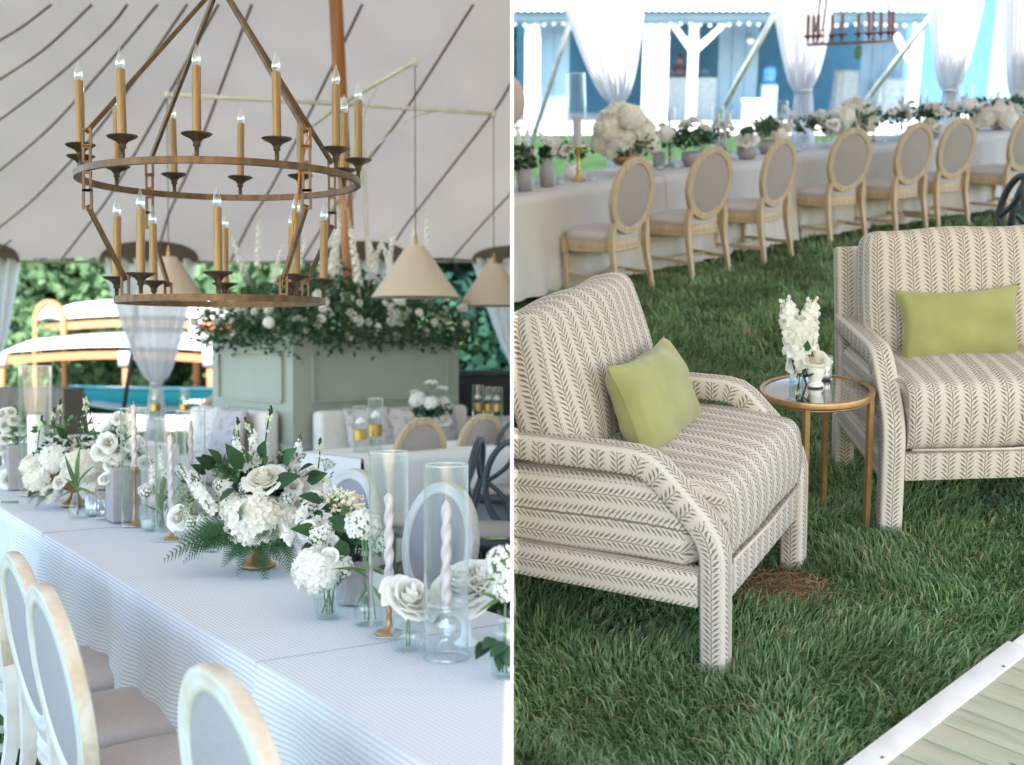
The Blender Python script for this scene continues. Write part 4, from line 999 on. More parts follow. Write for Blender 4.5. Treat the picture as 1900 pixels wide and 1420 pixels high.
put(o, 'garden_rose', peony, 545, 905, -.08, .52, (.1, -.8, .5)); put(o, 'garden_rose', peony, 333, 962, -.03, .75, (-.3, -.8, .3)); put(o, 'garden_rose', peony, 552, 935, -.08, .6, (.3, -.8, .3))
for u, v, dy, s, me, nm in ((540, 850, .02, 1.1, umbg, 'green_umbel'), (555, 885, .0, 1.0, umb, 'umbel'), (580, 880, .04, .9, umb, 'umbel'), (345, 915, -.02, 1.0, umbg, 'green_umbel'), (352, 940, -.06, .9, umbg, 'green_umbel'), (404, 868, 0, .8, umbg, 'green_umbel'), (608, 862, 0, .6, umbg, 'green_umbel')): put(o, nm, me, u, v, dy, s)
for u, v, dy, s, d in ((448, 842, -.02, .9, (-.1, 0, 1)), (492, 835, .02, 1.1, (.15, 0, 1)), (474, 838, .04, .9, (-.3, 0, 1)), (588, 880, .0, .9, (.1, 0, 1))): put(o, 'bud_spray', bud_spray, u, v, dy, s, d)
for a in ((420, 985, 298, 1022, -.14), (440, 1000, 352, 1008, -.16), (455, 1010, 415, 1042, -.17), (470, 1005, 436, 1062, -.18), (480, 1010, 492, 1078, -.18), (500, 1000, 520, 1040, -.15), (520, 985, 560, 1005, -.12), (430, 975, 330, 985, -.13), (410, 955, 352, 945, -.1), (445, 985, 400, 1010, -.18), (480, 960, 510, 1010, -.16)): hang(o, 'fern_frond', frond, *a)
for k in range(20):
    u0, v0 = U(405, 540), U(965, 1000); a0 = U(.15, .95) * math.pi if k % 4 else U(.8, 1.05) * math.pi; ln = U(55, 100)
    hang(o, 'fern_frond', frond, u0, v0, u0 + ln * math.cos(a0), v0 + ln * .62 * abs(math.sin(a0)) + 12, U(-.19, -.10), roll=U(-.5, .5))
for k in range(14):
    a0 = U(.1, .9) * math.pi; u0, v0 = 470 + 110 * math.cos(a0), 925 - 75 * math.sin(a0); hang(o, 'leaf', random.choice((leaf_b, leaf_d)), u0, v0, u0 + 34 * math.cos(a0), v0 - 34 * math.sin(a0), U(-.1, .02), roll=U(-.6, .6), L=.085)
for u, v, dy, s in ((410, 900, -.04, .9), (455, 905, -.08, .8), (535, 925, -.1, .9), (560, 960, -.06, .9), (380, 965, -.1, .9), (352, 970, -.06, .8), (600, 900, .02, .9), (520, 875, -.03, .8), (430, 925, -.09, .8)): put(o, 'floret_cluster', clus, u, v, dy, s)
for a in ((425, 880, 398, 838, -.04), (430, 890, 380, 862, -.02), (440, 965, 462, 930, -.2), (500, 975, 470, 1015, -.2)): hang(o, 'fern_frond', frond_up, *a, L=.24)
for a in ((450, 872, 424, 826, -.1, 0), (435, 905, 405, 925, -.14, .4), (440, 895, 425, 880, -.1, 0), (505, 900, 548, 880, -.12, .3), (590, 935, 560, 925, -.1, 0)): hang(o, 'leaf', leaf_b, *a[:5], roll=a[5], L=.085)
# mauve vase arrangement
o = thing('mauve_vase_flowers', 'white bellflowers and straw umbels spilling from a woven mauve pot', 'flower arrangement', 'L', S(657, 1118))
b = MB(); b.lathe([(0, 0), (.050, 0), (.053, .01), (.056, .13), (.052, .13), (.05, .02), (0, .02)], 28, rib=lambda a: 1 + .02 * math.cos(a * 28)); part('pot', b.mesh('pot', m_mauve), o)
filler(o, [m_leaf, m_leafd, m_leaf], 190, (-.03, 0, .19), (.13, .10, .09), (.035, .07)); filler(o, [m_leafl, m_leaf], 50, (-.05, 0, .25), (.14, .10, .09), (.03, .055))
for u, v, dy, s in ((632, 930, .03, 1.15), (645, 950, .0, 1.2), (612, 918, .05, .9), (655, 930, .06, .8), (668, 962, .02, .8)): put(o, 'straw_umbel', umby if v > 925 else umb, u, v, dy, s)
for u, v, dy, s, d in ((566, 958, -.03, .62, (-.7, -.4, .5)), (540, 992, -.05, .65, (-.9, -.4, -.2)), (572, 985, -.06, .55, (-.3, -.8, .4)), (600, 972, -.04, .6, (.1, -.6, .7)), (612, 1012, -.08, .55, (.2, -.9, .2))): put(o, 'bellflower', rose_mesh('bellflower', m_petal, .05, .6, 3) if 'bell' not in globals() else bell, u, v, dy, s, d)
for u, v, dy, s in ((590, 995, -.08, 1.0), (604, 985, -.07, .9), (577, 940, 0, .9), (585, 925, .02, .8)): put(o, 'sweet_william', clus, u, v, dy, s)
for a in ((600, 990, 545, 975, -.06, 0), (590, 1005, 552, 1020, -.05, .3), (610, 960, 660, 985, -.05, 0), (640, 985, 690, 1010, -.04, .4), (580, 1010, 556, 1060, -.06, .3), (600, 930, 560, 915, -.02, 0), (630, 1000, 640, 1050, -.1, 0), (640, 1040, 625, 1082, -.09, 0), (690, 1000, 705, 1028, -.03, 0)): hang(o, 'leaf', leaf_d if a[5] else leaf_b, *a[:5], roll=a[5], L=.085)
# ribbed glass vase with hydrangea head
o = thing('ribbed_vase', 'ribbed clear vase with full white carnation head and loose stems', 'flower vase', 'L', S(610, 1146))
part('vase', glass_vase([(0, .002), (.034, 0), (.036, .004), (.043, .06), (.049, .088), (.046, .102), (.030, .118), (.034, .128)], m_vase, 16), o); part('water', water(.032, .036, .05), o); part('stems', stems(9, .01, .15, .022, .03), o)
put(o, 'carnation', hydrangea_mesh('carnation', m_petal, .06, 150, .016, -.8), 588, 1058, .0, 1.05); put(o, 'sweet_william', clus, 635, 1052, .02, 1.0); put(o, 'calla', rose_mesh('calla', m_petal, .05, .8, 3), 612, 1034, -.01, .5, (0, -.9, .4))
# bottle vase with sweet william
o = thing('bottle_vase', 'squat clear bottle holding tall sweet william stems', 'flower vase', 'L', S(684, 1158))
part('vase', glass_vase([(0, .002), (.040, 0), (.043, .006), (.040, .05), (.034, .075), (.024, .085), (.026, .098)], m_vase, 12), o); part('water', water(.038, .036, .045), o); part('stems', stems(5, .01, .26, .02, .03), o)
put(o, 'sweet_william', clus, 673, 976, .0, 1.5); put(o, 'sweet_william', clus, 705, 1008, .02, 1.0)
for a in ((680, 1060, 628, 1045, -.02), (682, 1090, 660, 1118, -.04), (690, 1085, 714, 1120, -.03), (682, 1040, 690, 995, -.01), (684, 1075, 665, 1050, -.03), (688, 1050, 720, 1060, 0)): hang(o, 'strap_leaf', leaf_w, *a, L=.13)
# tall apothecary bottle at the partition
o = thing('apothecary_bottle', 'ornate clear bottle with sweet william and eucalyptus beside the partition', 'flower vase', 'L', S(936, 1258))
part('vase', glass_vase([(0, .002), (.028, 0), (.030, .006), (.030, .10), (.028, .118), (.015, .13), (.015, .15), (.018, .156)], m_vase, 12), o); part('stems', stems(4, .01, .28, .01, .02), o); part('water', water(.027, .027, .07), o)
put(o, 'sweet_william', clus, 934, 1046, .0, 1.35); put(o, 'sweet_william', clus, 941, 1092, -.02, 1.1)
for a in ((940, 1120, 900, 1090, -.02), (940, 1105, 888, 1125, -.02), (938, 1080, 905, 1065, 0), (942, 1000, 912, 988, 0)): hang(o, 'strap_leaf', leaf_w, *a, L=.13)
for a in ((935, 1190, 912, 1212, -.03), (932, 1205, 926, 1240, -.03), (938, 1195, 944, 1232, -.03), (920, 1185, 898, 1196, -.02), (905, 1190, 884, 1216, -.02)): hang(o, 'eucalyptus_leaf', leaf_d, *a, L=.075)
# second compote
o = thing('flower_compote', 'white hydrangea arrangement in a dull brass compote beside the bud vase', 'flower arrangement', 'L', S(138, 938)); compote_bowl(o, 1.1)
filler(o, [m_leafd, m_leaf], 260, (0, 0, .24), (.2, .15, .11)); filler(o, [m_leafl, m_leaf], 90, (-.02, 0, .33), (.22, .12, .12), (.02, .045))
for u, v, dy, s in ((105, 850, -.05, 1.1), (150, 865, -.12, 1.2), (72, 888, -.08, .95), (128, 835, .02, 1.0), (172, 895, -.08, .8), (180, 850, 0, 1.0), (95, 915, -.1, .7), (60, 865, 0, .8)): put(o, 'hydrangea', hyd if u % 2 else hydc, u, v, dy, s)
for u, v, dy, s in ((128, 880, -.14, .7), (112, 895, -.14, .6), (160, 835, -.05, .7), (105, 822, 0, .6), (80, 845, 0, .6)): put(o, 'garden_rose', peony, u, v, dy, s, (U(-.3, .3), -.8, .5))
for u, v, dy, s in ((150, 800, .02, 1.1), (172, 790, 0, 1.2), (110, 800, .03, 1.1), (70, 830, 0, 1.1), (95, 810, 0, 1.0)): put(o, 'bud_spray', bud_spray, u, v, dy, s, (U(-.3, .3), 0, 1))
for a in ((80, 900, 48, 930, -.1), (90, 910, 62, 938, -.12), (170, 905, 195, 915, -.08), (100, 905, 75, 925, -.13)): hang(o, 'fern_frond', frond, *a)
for a in ((125, 815, 108, 792, -.03), (180, 900, 198, 918, -.06), (70, 905, 50, 920, -.05)): hang(o, 'leaf', leaf_b, *a, L=.085)
# bud vase with grass
o = thing('fluted_bud_vase', 'slim fluted glass bud vase with drooping grass leaves', 'flower vase', 'L', S(143, 960))
part('vase', glass_vase([(0, .002), (.036, 0), (.038, .008), (.028, .06), (.014, .10), (.012, .13), (.020, .142)], m_vase, 12), o); part('stems', stems(5, .01, .2, .008, .02), o)
for a in ((143, 905, 120, 850, 0), (143, 900, 160, 862, 0), (143, 908, 112, 915, -.02), (143, 905, 172, 910, -.02), (143, 900, 138, 835, 0), (143, 905, 126, 885, -.02)): hang(o, 'strap_leaf', leaf_w, *a, L=.13)
# mauve square vase with lisianthus
def mauve_vase(label, base, heads, h, w_):
    o = thing('mauve_square_vase', label, 'flower vase', 'L', base, rz_face(TN))
    b = MB(); b.rbox((0, 0, h / 2), (w_, w_, h), .008); part('vase', b.mesh('vase', m_mauve), o)
    filler(o, [m_leaf, m_leafl], 130, (0, 0, h + .10), (.11, .10, .12), (.03, .055)); part('stems', stems(10, h - .02, h + .2, .02, .09), o)
    for i, (u, v, s) in enumerate(heads): put(o, 'lisianthus', peony if i % 2 else rose_white, u, v, U(-.08, .05), s, (U(-.5, .5), -.8, U(.1, .7)))
    return o
mauve_vase('tall mauve square vase of white lisianthus beside the brass candlestick', S(229, 966), [(205, 800, .8), (212, 845, .7), (218, 838, .6), (208, 862, .65), (200, 822, .8), (232, 800, .7), (250, 825, .7), (240, 850, .6), (262, 845, .6), (195, 890, .5), (190, 838, .8), (222, 778, .6), (270, 860, .6)], .24, .125)
mauve_vase('mauve square vase of small white flowers next to the pillar candle', S(34, 908), [(8, 790, .7), (20, 800, .6), (10, 815, .6), (25, 780, .6), (4, 832, .7), (15, 850, .6), (30, 845, .6), (14, 872, .8), (38, 800, .6), (5, 770, .6), (20, 765, .5), (16, 890, .9)], .24, .12)
# sweet william in a clear jar
o = thing('glass_jar', 'clear jar of sweet william and veronica beside the paired hurricanes', 'flower vase', 'L', S(300, 985))
part('vase', glass_vase([(0, .002), (.036, 0), (.038, .01), (.036, .10), (.04, .11)], m_vase, 14), o); part('stems', stems(7, .01, .22, .02, .05), o)
for u, v, s in ((305, 917, 1.1), (335, 876, 1.0), (361, 885, 1.1), (270, 912, 1.0), (312, 880, .9)): put(o, 'sweet_william', clus, u, v, U(-.03, .05), s)
for u, v, s in ((284, 900, .55), (300, 870, .5)): put(o, 'veronica_spike', stock, u, v, 0, s, (U(-.2, .1), 0, 1))
for a in ((300, 950, 285, 905, 0), (305, 950, 320, 900, 0), (300, 955, 278, 935, 0), (310, 950, 350, 915, 0), (300, 950, 296, 880, 0), (320, 950, 372, 905, 0)): hang(o, 'strap_leaf', leaf_w, *a, L=.13)
# ---------------------------------------------------------------- flower planter around the pole
cpt = Ly(543, 640, 10.5); pc = V((cpt.x, cpt.y, 0)); d1 = V((.72, .69, 0)).normalized(); d2 = V((-.69, .72, 0)).normalized(); L1, L2, PH = 1.95, 1.40, 1.62
pl = thing('planter_box', 'sage green panelled planter box around the wooden pole', 'planter', 'L', pc, math.atan2(d1.y, d1.x))
b = MB(); b.box((L1 / 2, L2 / 2, PH / 2), (L1, L2, PH)); part('body', b.mesh('body', m_sage, False), pl)
def frame_panel(c, w_, h_, ax):
    b = MB(); t = .022; q = .05
    for (dx, dz, sx, sz) in ((0, h_ / 2, w_, t), (0, -h_ / 2, w_, t), (-w_ / 2, 0, t, h_ - t), (w_ / 2, 0, t, h_ - t)):
        if ax == 0: b.box((c[0] + dx, c[1], c[2] + dz), (sx, q, sz))
        else: b.box((c[0], c[1] + dx, c[2] + dz), (q, sx, sz))
    return b
part('panel_moulding', frame_panel((L1 / 2 + .02, -.006, 1.24), L1 - .36, .44, 0).mesh('moulding', m_sage, False), pl)
part('panel_moulding', frame_panel((-.006, L2 / 2, 1.24), L2 - .30, .44, 1).mesh('moulding', m_sage, False), pl)
for k, (c, d) in enumerate((((L1 / 2, -.02, .09), (L1 + .08, .04, .18)), ((-.02, L2 / 2, .09), (.04, L2, .18)), ((L1 / 2, -.015, .62), (L1 + .06, .03, .05)), ((-.015, L2 / 2, .62), (.03, L2, .05)), ((-.012, -.012, .45), (.09, .09, .30)))):
    b = MB(); b.box(c, d); part('base_moulding', b.mesh('base_moulding', m_sage, False), pl)
pf = thing('planter_flowers', 'dark greenery, white blooms and tall delphiniums filling the sage planter', 'flower arrangement', 'L', pc + V((0, 0, PH)), math.atan2(d1.y, d1.x))
def smp_pl():
    x, y = U(-.18, L1 + .18), U(-.20, L2 + .1); ed = max(0, -x, x - L1, -y, y - L2) ; z = U(-.02, .40 + .28 * math.exp(-((x - L1 * .5) ** 2 + (y - L2 * .5) ** 2) * 2)) * (1 - .5 * min(1, ed / .2)) - ed * U(0, .6) + .03
    if random.random() < .09: z = -abs(random.gauss(0, .07)); y = U(-.22, -.03) if random.random() < .6 else y; x = U(-.2, -.03) if y >= -.03 else x
    return V((x, y, z)), V((U(-1, 1), U(-1.3, .6), U(-.3, 1))).normalized()
random.seed(3); part('foliage', foliage_mesh('foliage', [m_leafd, m_leafd, m_leaf], 6000, smp_pl, (.035, .085)), pf, kind='stuff')
for _ in range(95):
    x, y = (U(-.05, L1 + .05), U(-.22, .05)) if random.random() < .68 else (U(-.24, 0), U(0, L2)); z = U(-.02, .36)
    me, nm_, s = random.choice(((hyd, 'hydrangea', U(.45, .75)), (peony, 'garden_rose', U(.4, .75)), (rose_white, 'rose', U(.4, .7)), (clus, 'bloom_cluster', U(.9, 1.6)), (clus, 'bloom_cluster', U(.8, 1.3)), (umb, 'umbel', U(1.1, 1.8)), (umbg, 'green_umbel', U(1.2, 2.0))))
    part(nm_, me, pf, T((x, y, z)) @ look((U(-.6, .3), -.9, U(.1, .7)), U(0, 6)) @ Sc(s))
for u, v, s in ((412, 440, 1.1), (425, 470, .9), (462, 470, 1.2), (478, 440, 1.0), (545, 440, .9), (548, 470, .9), (612, 440, 1.25), (622, 470, 1.1), (665, 455, 1.3), (680, 470, 1.0), (700, 470, 1.0), (720, 460, 1.0), (735, 470, .9), (760, 440, .9), (792, 430, 1.0), (590, 480, 1.0), (505, 480, .9)):
    p = Ly(u, v, 11.4 + U(-.5, .5)) - pf.matrix_world.translation; h = .55 * s; r3 = pf.matrix_world.to_3x3().inverted()
    part('delphinium_spire', delph, pf, T(r3 @ (p - V((0, 0, .28 * s)))) @ Rot(R(U(-16, 16)), 'X') @ Rot(R(U(-20, 20)), 'Y') @ Sc(s))
for k in range(30):
    x, y = U(-.05, L1), U(-.1, L2 * .6); d_ = V((U(-.6, .6), U(-.7, .2), U(.4, 1))).normalized(); xv = d_.cross(V((0, 1, .1))).normalized(); zv = xv.cross(d_); part('fern_frond', frond_up, pf, T((x, y, U(.12, .38))) @ MX((xv, d_, zv)).transposed().to_4x4() @ Sc(U(.8, 1.5)))
for k in range(30):
    if k < 20: x, y, dr = U(0, L1), -.06, (U(-.6, .6), -.8, -.15)
    else: x, y, dr = -.06, U(0, L2), (-.8, U(-.5, .3), -.15)
    dd = V(dr).normalized(); yv = dd; xv = yv.cross(V((0, 0, 1))).normalized(); zv = xv.cross(yv); part('fern_frond', frond, pf, T((x, y, U(.03, .14))) @ MX((xv, yv, zv)).transposed().to_4x4() @ Sc(U(.8, 1.5)))
# ---------------------------------------------------------------- sofas round the planter, cushions, tables behind
def sofa(label, loc, rz, L):
    o = thing('upholstered_bench', label, 'sofa', 'L', loc, rz, 'ivory benches round the planter')
    b = MB(); b.rbox((0, -.02, .66), (L, .16, .56), .05, 3, 4); part('backrest', b.mesh('backrest', m_linenw), o)
    b = MB(); b.rbox((0, .30, .40), (L, .56, .16), .05, 3, 4); part('seat', b.mesh('seat', m_linenw), o)
    b = MB(); b.box((0, .26, .18), (L - .04, .55, .26)); part('base', b.mesh('base', m_linenw, False), o)
    for sx in (-1, 1):
        for y in (.02, .5): b = MB(); b.tube([(sx * (L / 2 - .08), y, .06), (sx * (L / 2 - .08), y, 0)], .02, 6); part('leg', b.mesh('leg', m_oakp), o)
    return o
fr = -d2; p = pc + d1 * (L1 / 2 + .06) + fr * .14; sofa('ivory upholstered bench along the shaded wide face of the planter', p, rz_face(fr), 1.75)
fl = -d1; p = pc + d2 * (L2 / 2 + .12) + fl * .14; sofa('ivory upholstered bench along the narrow bluish face of the planter', p, rz_face(fl), 1.35)
def cushion_mesh(w_, h_, t, mat, seam=True, pinch=.06):
    b = MB()
    for sg in (-1, 1):
        def fn(a, c, sg=sg):
            x, y = a * 2 - 1, c * 2 - 1; ex = (1 - x * x); ey = (1 - y * y)
            th = t / 2 * (max(0, ex) * max(0, ey)) ** .38
            k = 1 - pinch * (1 - abs(y) ** 2) * abs(x) ** 6; k2 = 1 - pinch * 1.3 * (1 - abs(x) ** 2) * abs(y) ** 6
            wr = .006 * math.sin(11 * x + 6 * y + 2 * math.sin(5 * y)) * (abs(x) ** 2 + abs(y) ** 2) * (1 - max(abs(x), abs(y)) ** 8) + .004 * math.sin(4 * x - 7 * y)
            return (x * w_ / 2 * k, sg * th + wr, y * h_ / 2 * k2)
        b.grid(fn, 30, 24)
    ed = []
    for i in range(100):
        t = i / 25; q = t % 1; x, y = ((2 * q - 1, -1), (1, 2 * q - 1), (1 - 2 * q, 1), (-1, 1 - 2 * q))[int(t)]
        k = 1 - pinch * (1 - abs(y) ** 2) * abs(x) ** 6; k2 = 1 - pinch * 1.3 * (1 - abs(x) ** 2) * abs(y) ** 6; ed.append((x * w_ / 2 * k, 0, y * h_ / 2 * k2))
    b.tube(ed, .0022, 5, closed=True)
    return b.mesh('cushion', mat)
m_floral = M('faded floral linen', (.62, .57, .54), (.30, .30, .31), scale=16, lo=.5, hi=.68, rough=.95, detail=3, dist=.6)
m_floralg = M('grey floral linen', (.45, .41, .41), (.27, .26, .28), scale=14, lo=.5, hi=.68, rough=.95, detail=3, dist=.6)
cm1, cm2 = cushion_mesh(.50, .48, .16, m_floral), cushion_mesh(.50, .48, .16, m_floralg)
gcu = 'floral cushions on the ivory benches'
def cush(me, loc, face, lb, lean=14): solo('cushion', me, lb, 'cushion', 'L', loc, rz_face(face), gcu, Rot(R(lean), 'X'))
base = pc + fr * .30
cush(cm1, base + d1 * .62 + V((0, 0, .73)), fr, 'pale floral cushion on the bench behind the floating candles')
cush(cm1, base + d1 * 1.05 + V((0, 0, .72)), fr, 'pale floral cushion beside another, near the planter edge'); cush(cm2, base + d1 * 1.42 + V((0, 0, .71)), fr, 'grey floral cushion behind the wooden oval chair')
base = pc + fl * .30
cush(cm1, base + d2 * .95 + V((0, 0, .74)), fl, 'pale floral cushion at the far end of the narrow bench'); cush(cm2, base + d2 * .50 + fl * .06 + V((0, 0, .73)), fl, 'grey floral cushion leaning in the middle of the narrow bench')
# side dining tables by the benches
m_ivory = stripe_cloth('ivory tablecloth', (.74, .72, .69), (.68, .66, .64), .012, .3)
q0 = Lz(560, 838, ZT); q0.z = 0
banquet('ivory clothed table in front of the wide bench with floating candles', 'L', q0 - d2 * .74, d1, d2, 0, 1.7, .74, m_ivory, seed=8, fold=.02)
q1 = Lz(330, 825, ZT); q1.z = 0
banquet('ivory clothed table in front of the narrow bench with dark plates', 'L', q1, d2, d1 * -1, 0, 1.5, .74, m_ivory, seed=9, fold=.02)
def float_candle(label, loc, h=.30, g='floating candle cylinders'):
    o = thing('floating_candle', label, 'candle', 'L', loc, 0, g); r = .055
    part('cylinder', hurricane(r, h), o); b = MB(); b.lathe([(0, .004), (r * .9, .004), (r * .9, h * .62), (0, h * .62)], 24); part('water', b.mesh('water', m_water), o)
    b = MB(); b.lathe([(r * .97, h * .28), (r * .97, h * .5)], 28); part('gold_band', b.mesh('band', m_gold), o)
    b = MB(); b.lathe([(0, h * .6), (.03, h * .62), (.036, h * .68), (.018, h * .74), (0, h * .78)], 16); part('wax', b.mesh('wax', m_wax), o); return o
for u, v, h, lb in ((669, 840, .33, 'gold banded floating candle cylinder, shorter one before the floral cushions'), (697, 836, .38, 'gold banded floating candle cylinder, taller one before the floral cushions')):
    p = Lz(u, v, ZT); p.z = ZT; float_candle(lb, p, h)
# flowers on that table
o = thing('low_bouquet', 'loose white and cream bouquet standing on the ivory clothed table', 'flower arrangement', 'L', Lz(802, 806, ZT + .002))
b = MB(); b.lathe([(0, 0), (.05, 0), (.06, .06), (.05, .1), (.045, .1), (0, .02)], 18); part('bowl', b.mesh('bowl', m_milk), o)
filler(o, [m_leaf, m_leafd], 120, (0, 0, .2), (.2, .14, .1), (.05, .1))
for u, v, s, me, nm_ in ((808, 766, 1.3, rose_big, 'rose'), (820, 782, 1.3, rose_big, 'rose'), (775, 742, 1.0, hyd, 'hydrangea'), (800, 748, .9, hyd, 'hydrangea'), (825, 750, .9, hyd, 'hydrangea'), (785, 765, .9, peony, 'garden_rose'), (800, 712, 1.4, umb, 'umbel'), (822, 722, 1.2, umb, 'umbel'), (790, 725, 1.1, umbg, 'umbel'), (768, 728, .9, umb, 'umbel'), (840, 742, 1.1, umbg, 'umbel')): put(o, nm_, me, u, v, U(-.08, .08), s)
# wooden oval chairs at the ivory table
gw = 'oak oval chairs at the ivory tables'
for (u, v), lb in (((774, 786), 'pale oak oval chair, its taupe back toward us, before the ivory table'), ((888, 778), 'pale oak oval chair behind two dark lattice chairs')):
    p = Lz(u, v, .955); make_chair(oak, 'oval_back_chair', lb, 'L', (p.x, p.y, 0) - d2 * -.26 * 1 if False else V((p.x, p.y, 0)) + d2 * .24, rz_face(d2), gw)
p = Lz(408, 737, .95); p = Ly(408, 737, 12.6); make_chair(oak, 'oval_back_chair', 'pale oak oval chair at the far table in front of the canoe', 'L', (p.x, p.y, 0), rz_face((.2, -1)), gw)
# far tables at the partition and dark bar
q2 = V((-1.0, 11.6, 0))
banquet('far ivory clothed table with gold banded candles by the dark bar', 'L', q2, V((.9, .44, 0)).normalized(), V((-.44, .9, 0)).normalized(), 0, 1.6, .74, m_ivory, seed=12, fold=.02)
for u, v, h, lb in ((887, 766, .36, 'gold banded candle cylinder before the dark bar, left of the pair'), (922, 772, .34, 'gold banded candle cylinder before the dark bar, beside the partition'), (906, 758, .34, 'gold banded candle cylinder before the dark bar, set back between two')):
    p = Ly(u, v + 12, 12.0); p.z = ZT + .0; float_candle(lb, p, h)
p0_, p1_ = Ly(853, 692, 14.5), Ly(960, 690, 14.5)
bar = thing('dark_bar', 'black panelled bar counter beyond the planter', 'bar', 'L', (p0_.x - .5, 14.5, 0)); Lb = p1_.x - p0_.x + .9
b = MB(); b.box((Lb / 2, .3, p0_.z / 2 - .02), (Lb, .6, p0_.z - .04)); part('body', b.mesh('body', m_black, False), bar)
b = MB(); b.box((Lb / 2, .28, p0_.z), (Lb + .1, .7, .04)); part('counter', b.mesh('counter', m_black, False), bar)
for k in range(3): b = MB(); b.box((.3 + k * .55, -.012, p0_.z * .5), (.44, .02, p0_.z * .7)); part('panel', b.mesh('panel', m_black, False), bar)
# taupe covered counter on the far left
p0_, p1_ = Ly(-40, 722, 14.6), Ly(118, 722, 14.6)
tc_ = thing('covered_counter', 'taupe linen covered counter below the left drape', 'counter', 'L', (p0_.x, 14.6, 0)); Lb = p1_.x - p0_.x
def skirt(a, t): return (Lb * a + .12 * t * (a - .3), -.05 * t * math.sin(a * 40) - .25 * t, p0_.z * (1 - t) + .005)
b = MB(); b.grid(skirt, 60, 8); b.grid(lambda a, t: (Lb + .09 * a + .02 * math.sin(t * 20) * a, -.25 * a + (.7 + .25 * a) * t, p0_.z * (1 - a)), 8, 24); b.grid(lambda a, t: (Lb * a, .7 * t, p0_.z + .002), 4, 4); part('cloth', b.mesh('cloth', m_taupe), tc_)
b = MB(); b.box((Lb / 2, .35, p0_.z - .03), (Lb - .02, .66, .03)); part('top', b.mesh('top', m_oakp, False), tc_)
# dark place settings on the narrow-bench table
for k, (u, v) in enumerate(((288, 742), (342, 742))):
    p = Ly(u, v + 18, 12.2); p.z = ZT + .002; float_candle(('clear' if k else 'slim') + ' candle cylinder on the far table before the canoe', p, .32, 'far candle cylinders')
# ================================================================== LOUNGE LAWN (right): setting
def sm(a, b_, x): t = min(1, max(0, (x - a) / (b_ - a))); return t * t * (3 - 2 * t)
ROLL = math.tan(math.acos(max(-1, min(1, (RRm.transposed() @ RBm.col[0]).normalized().x))))
def ground_z(x, y):
    """the lawn levels out sideways toward the barn"""
    if y < 9: return 0
    pw = SIDE['B'].inverted() @ (SIDE['R'] @ V((x, y, 0))); return -pw.z * sm(10, 24, y)
b = MB(); b.grid(lambda a, c: ((-4 + 40 * a), -7 + 62 * c, ground_z(-4 + 40 * a, -7 + 62 * c)), 40, 62); struct('lawn', b.mesh('lawn', m_lawn), 'R')
m_soil = M('bare soil', (.085, .035, .016), (.16, .085, .045), scale=40, rough=.95, detail=6)
# deck line, in plan
DZ = .05
D0, D1, I0, I1 = (Rz(u, v, DZ) for u, v in ((1560, 1420), (1900, 1165), (1640, 1420), (1900, 1215)))
DE = (D1 - D0).normalized(); DN = V((DE.y, -DE.x, 0)); DWID = abs((I0 - D0).dot(DN))
soil = Rz(1435, 1092, 0)
def keep(p):
    q = p - np.array(D0)[None]; side_ = q @ np.array(DN)
    k = side_ < .004
    d = np.hypot((p[:, 0] - soil.x) / .17, (p[:, 1] - soil.y) / .13); k &= (d > 1) | (rng.uniform(0, 1, len(p)) < .12 + .25 * np.clip(d, 0, 1) ** 3)
    return p[k]
g1 = keep(np.concatenate([scatter(70000, -.25, 2.6, 2.1, 4.4), scatter(46000, 0, 3.6, 4.4, 6.6)]))
struct('grass', grass_mesh('grass', m_grass, g1, .053, .0052, .95), 'R', kind='stuff')
g2 = np.concatenate([scatter(40000, .3, 5.5, 6.6, 9.5), scatter(30000, 1, 9, 9.5, 13)])
struct('grass', grass_mesh('grass', m_grass, g2, .07, .010, .7), 'R', kind='stuff')
m_straw = M('dry straw', (.30, .17, .07), (.42, .28, .13), scale=20, rough=.8)
b = MB(); b.grid(lambda a, t: (soil.x + .2 * t * math.cos(a * 6.2832), soil.y + .16 * t * math.sin(a * 6.2832), .006 * (1 - t * t) + .003), 24, 5); struct('soil_patch', b.mesh('soil', m_soil), 'R')
b = MB()
for _ in range(160):
    a, r_ = U(0, 6.28), U(0, 1) ** .5; x, y = soil.x + .19 * r_ * math.cos(a), soil.y + .14 * r_ * math.sin(a); c = U(0, 6.28); ln = U(.03, .08)
    b.tube([(x, y, .01), (x + ln * .5 * math.cos(c), y + ln * .5 * math.sin(c), U(.012, .03)), (x + ln * math.cos(c + .4), y + ln * math.sin(c + .4), .01)], .0009, 3, cap=False)
struct('straw', b.mesh('straw', m_straw), 'R', kind='stuff')
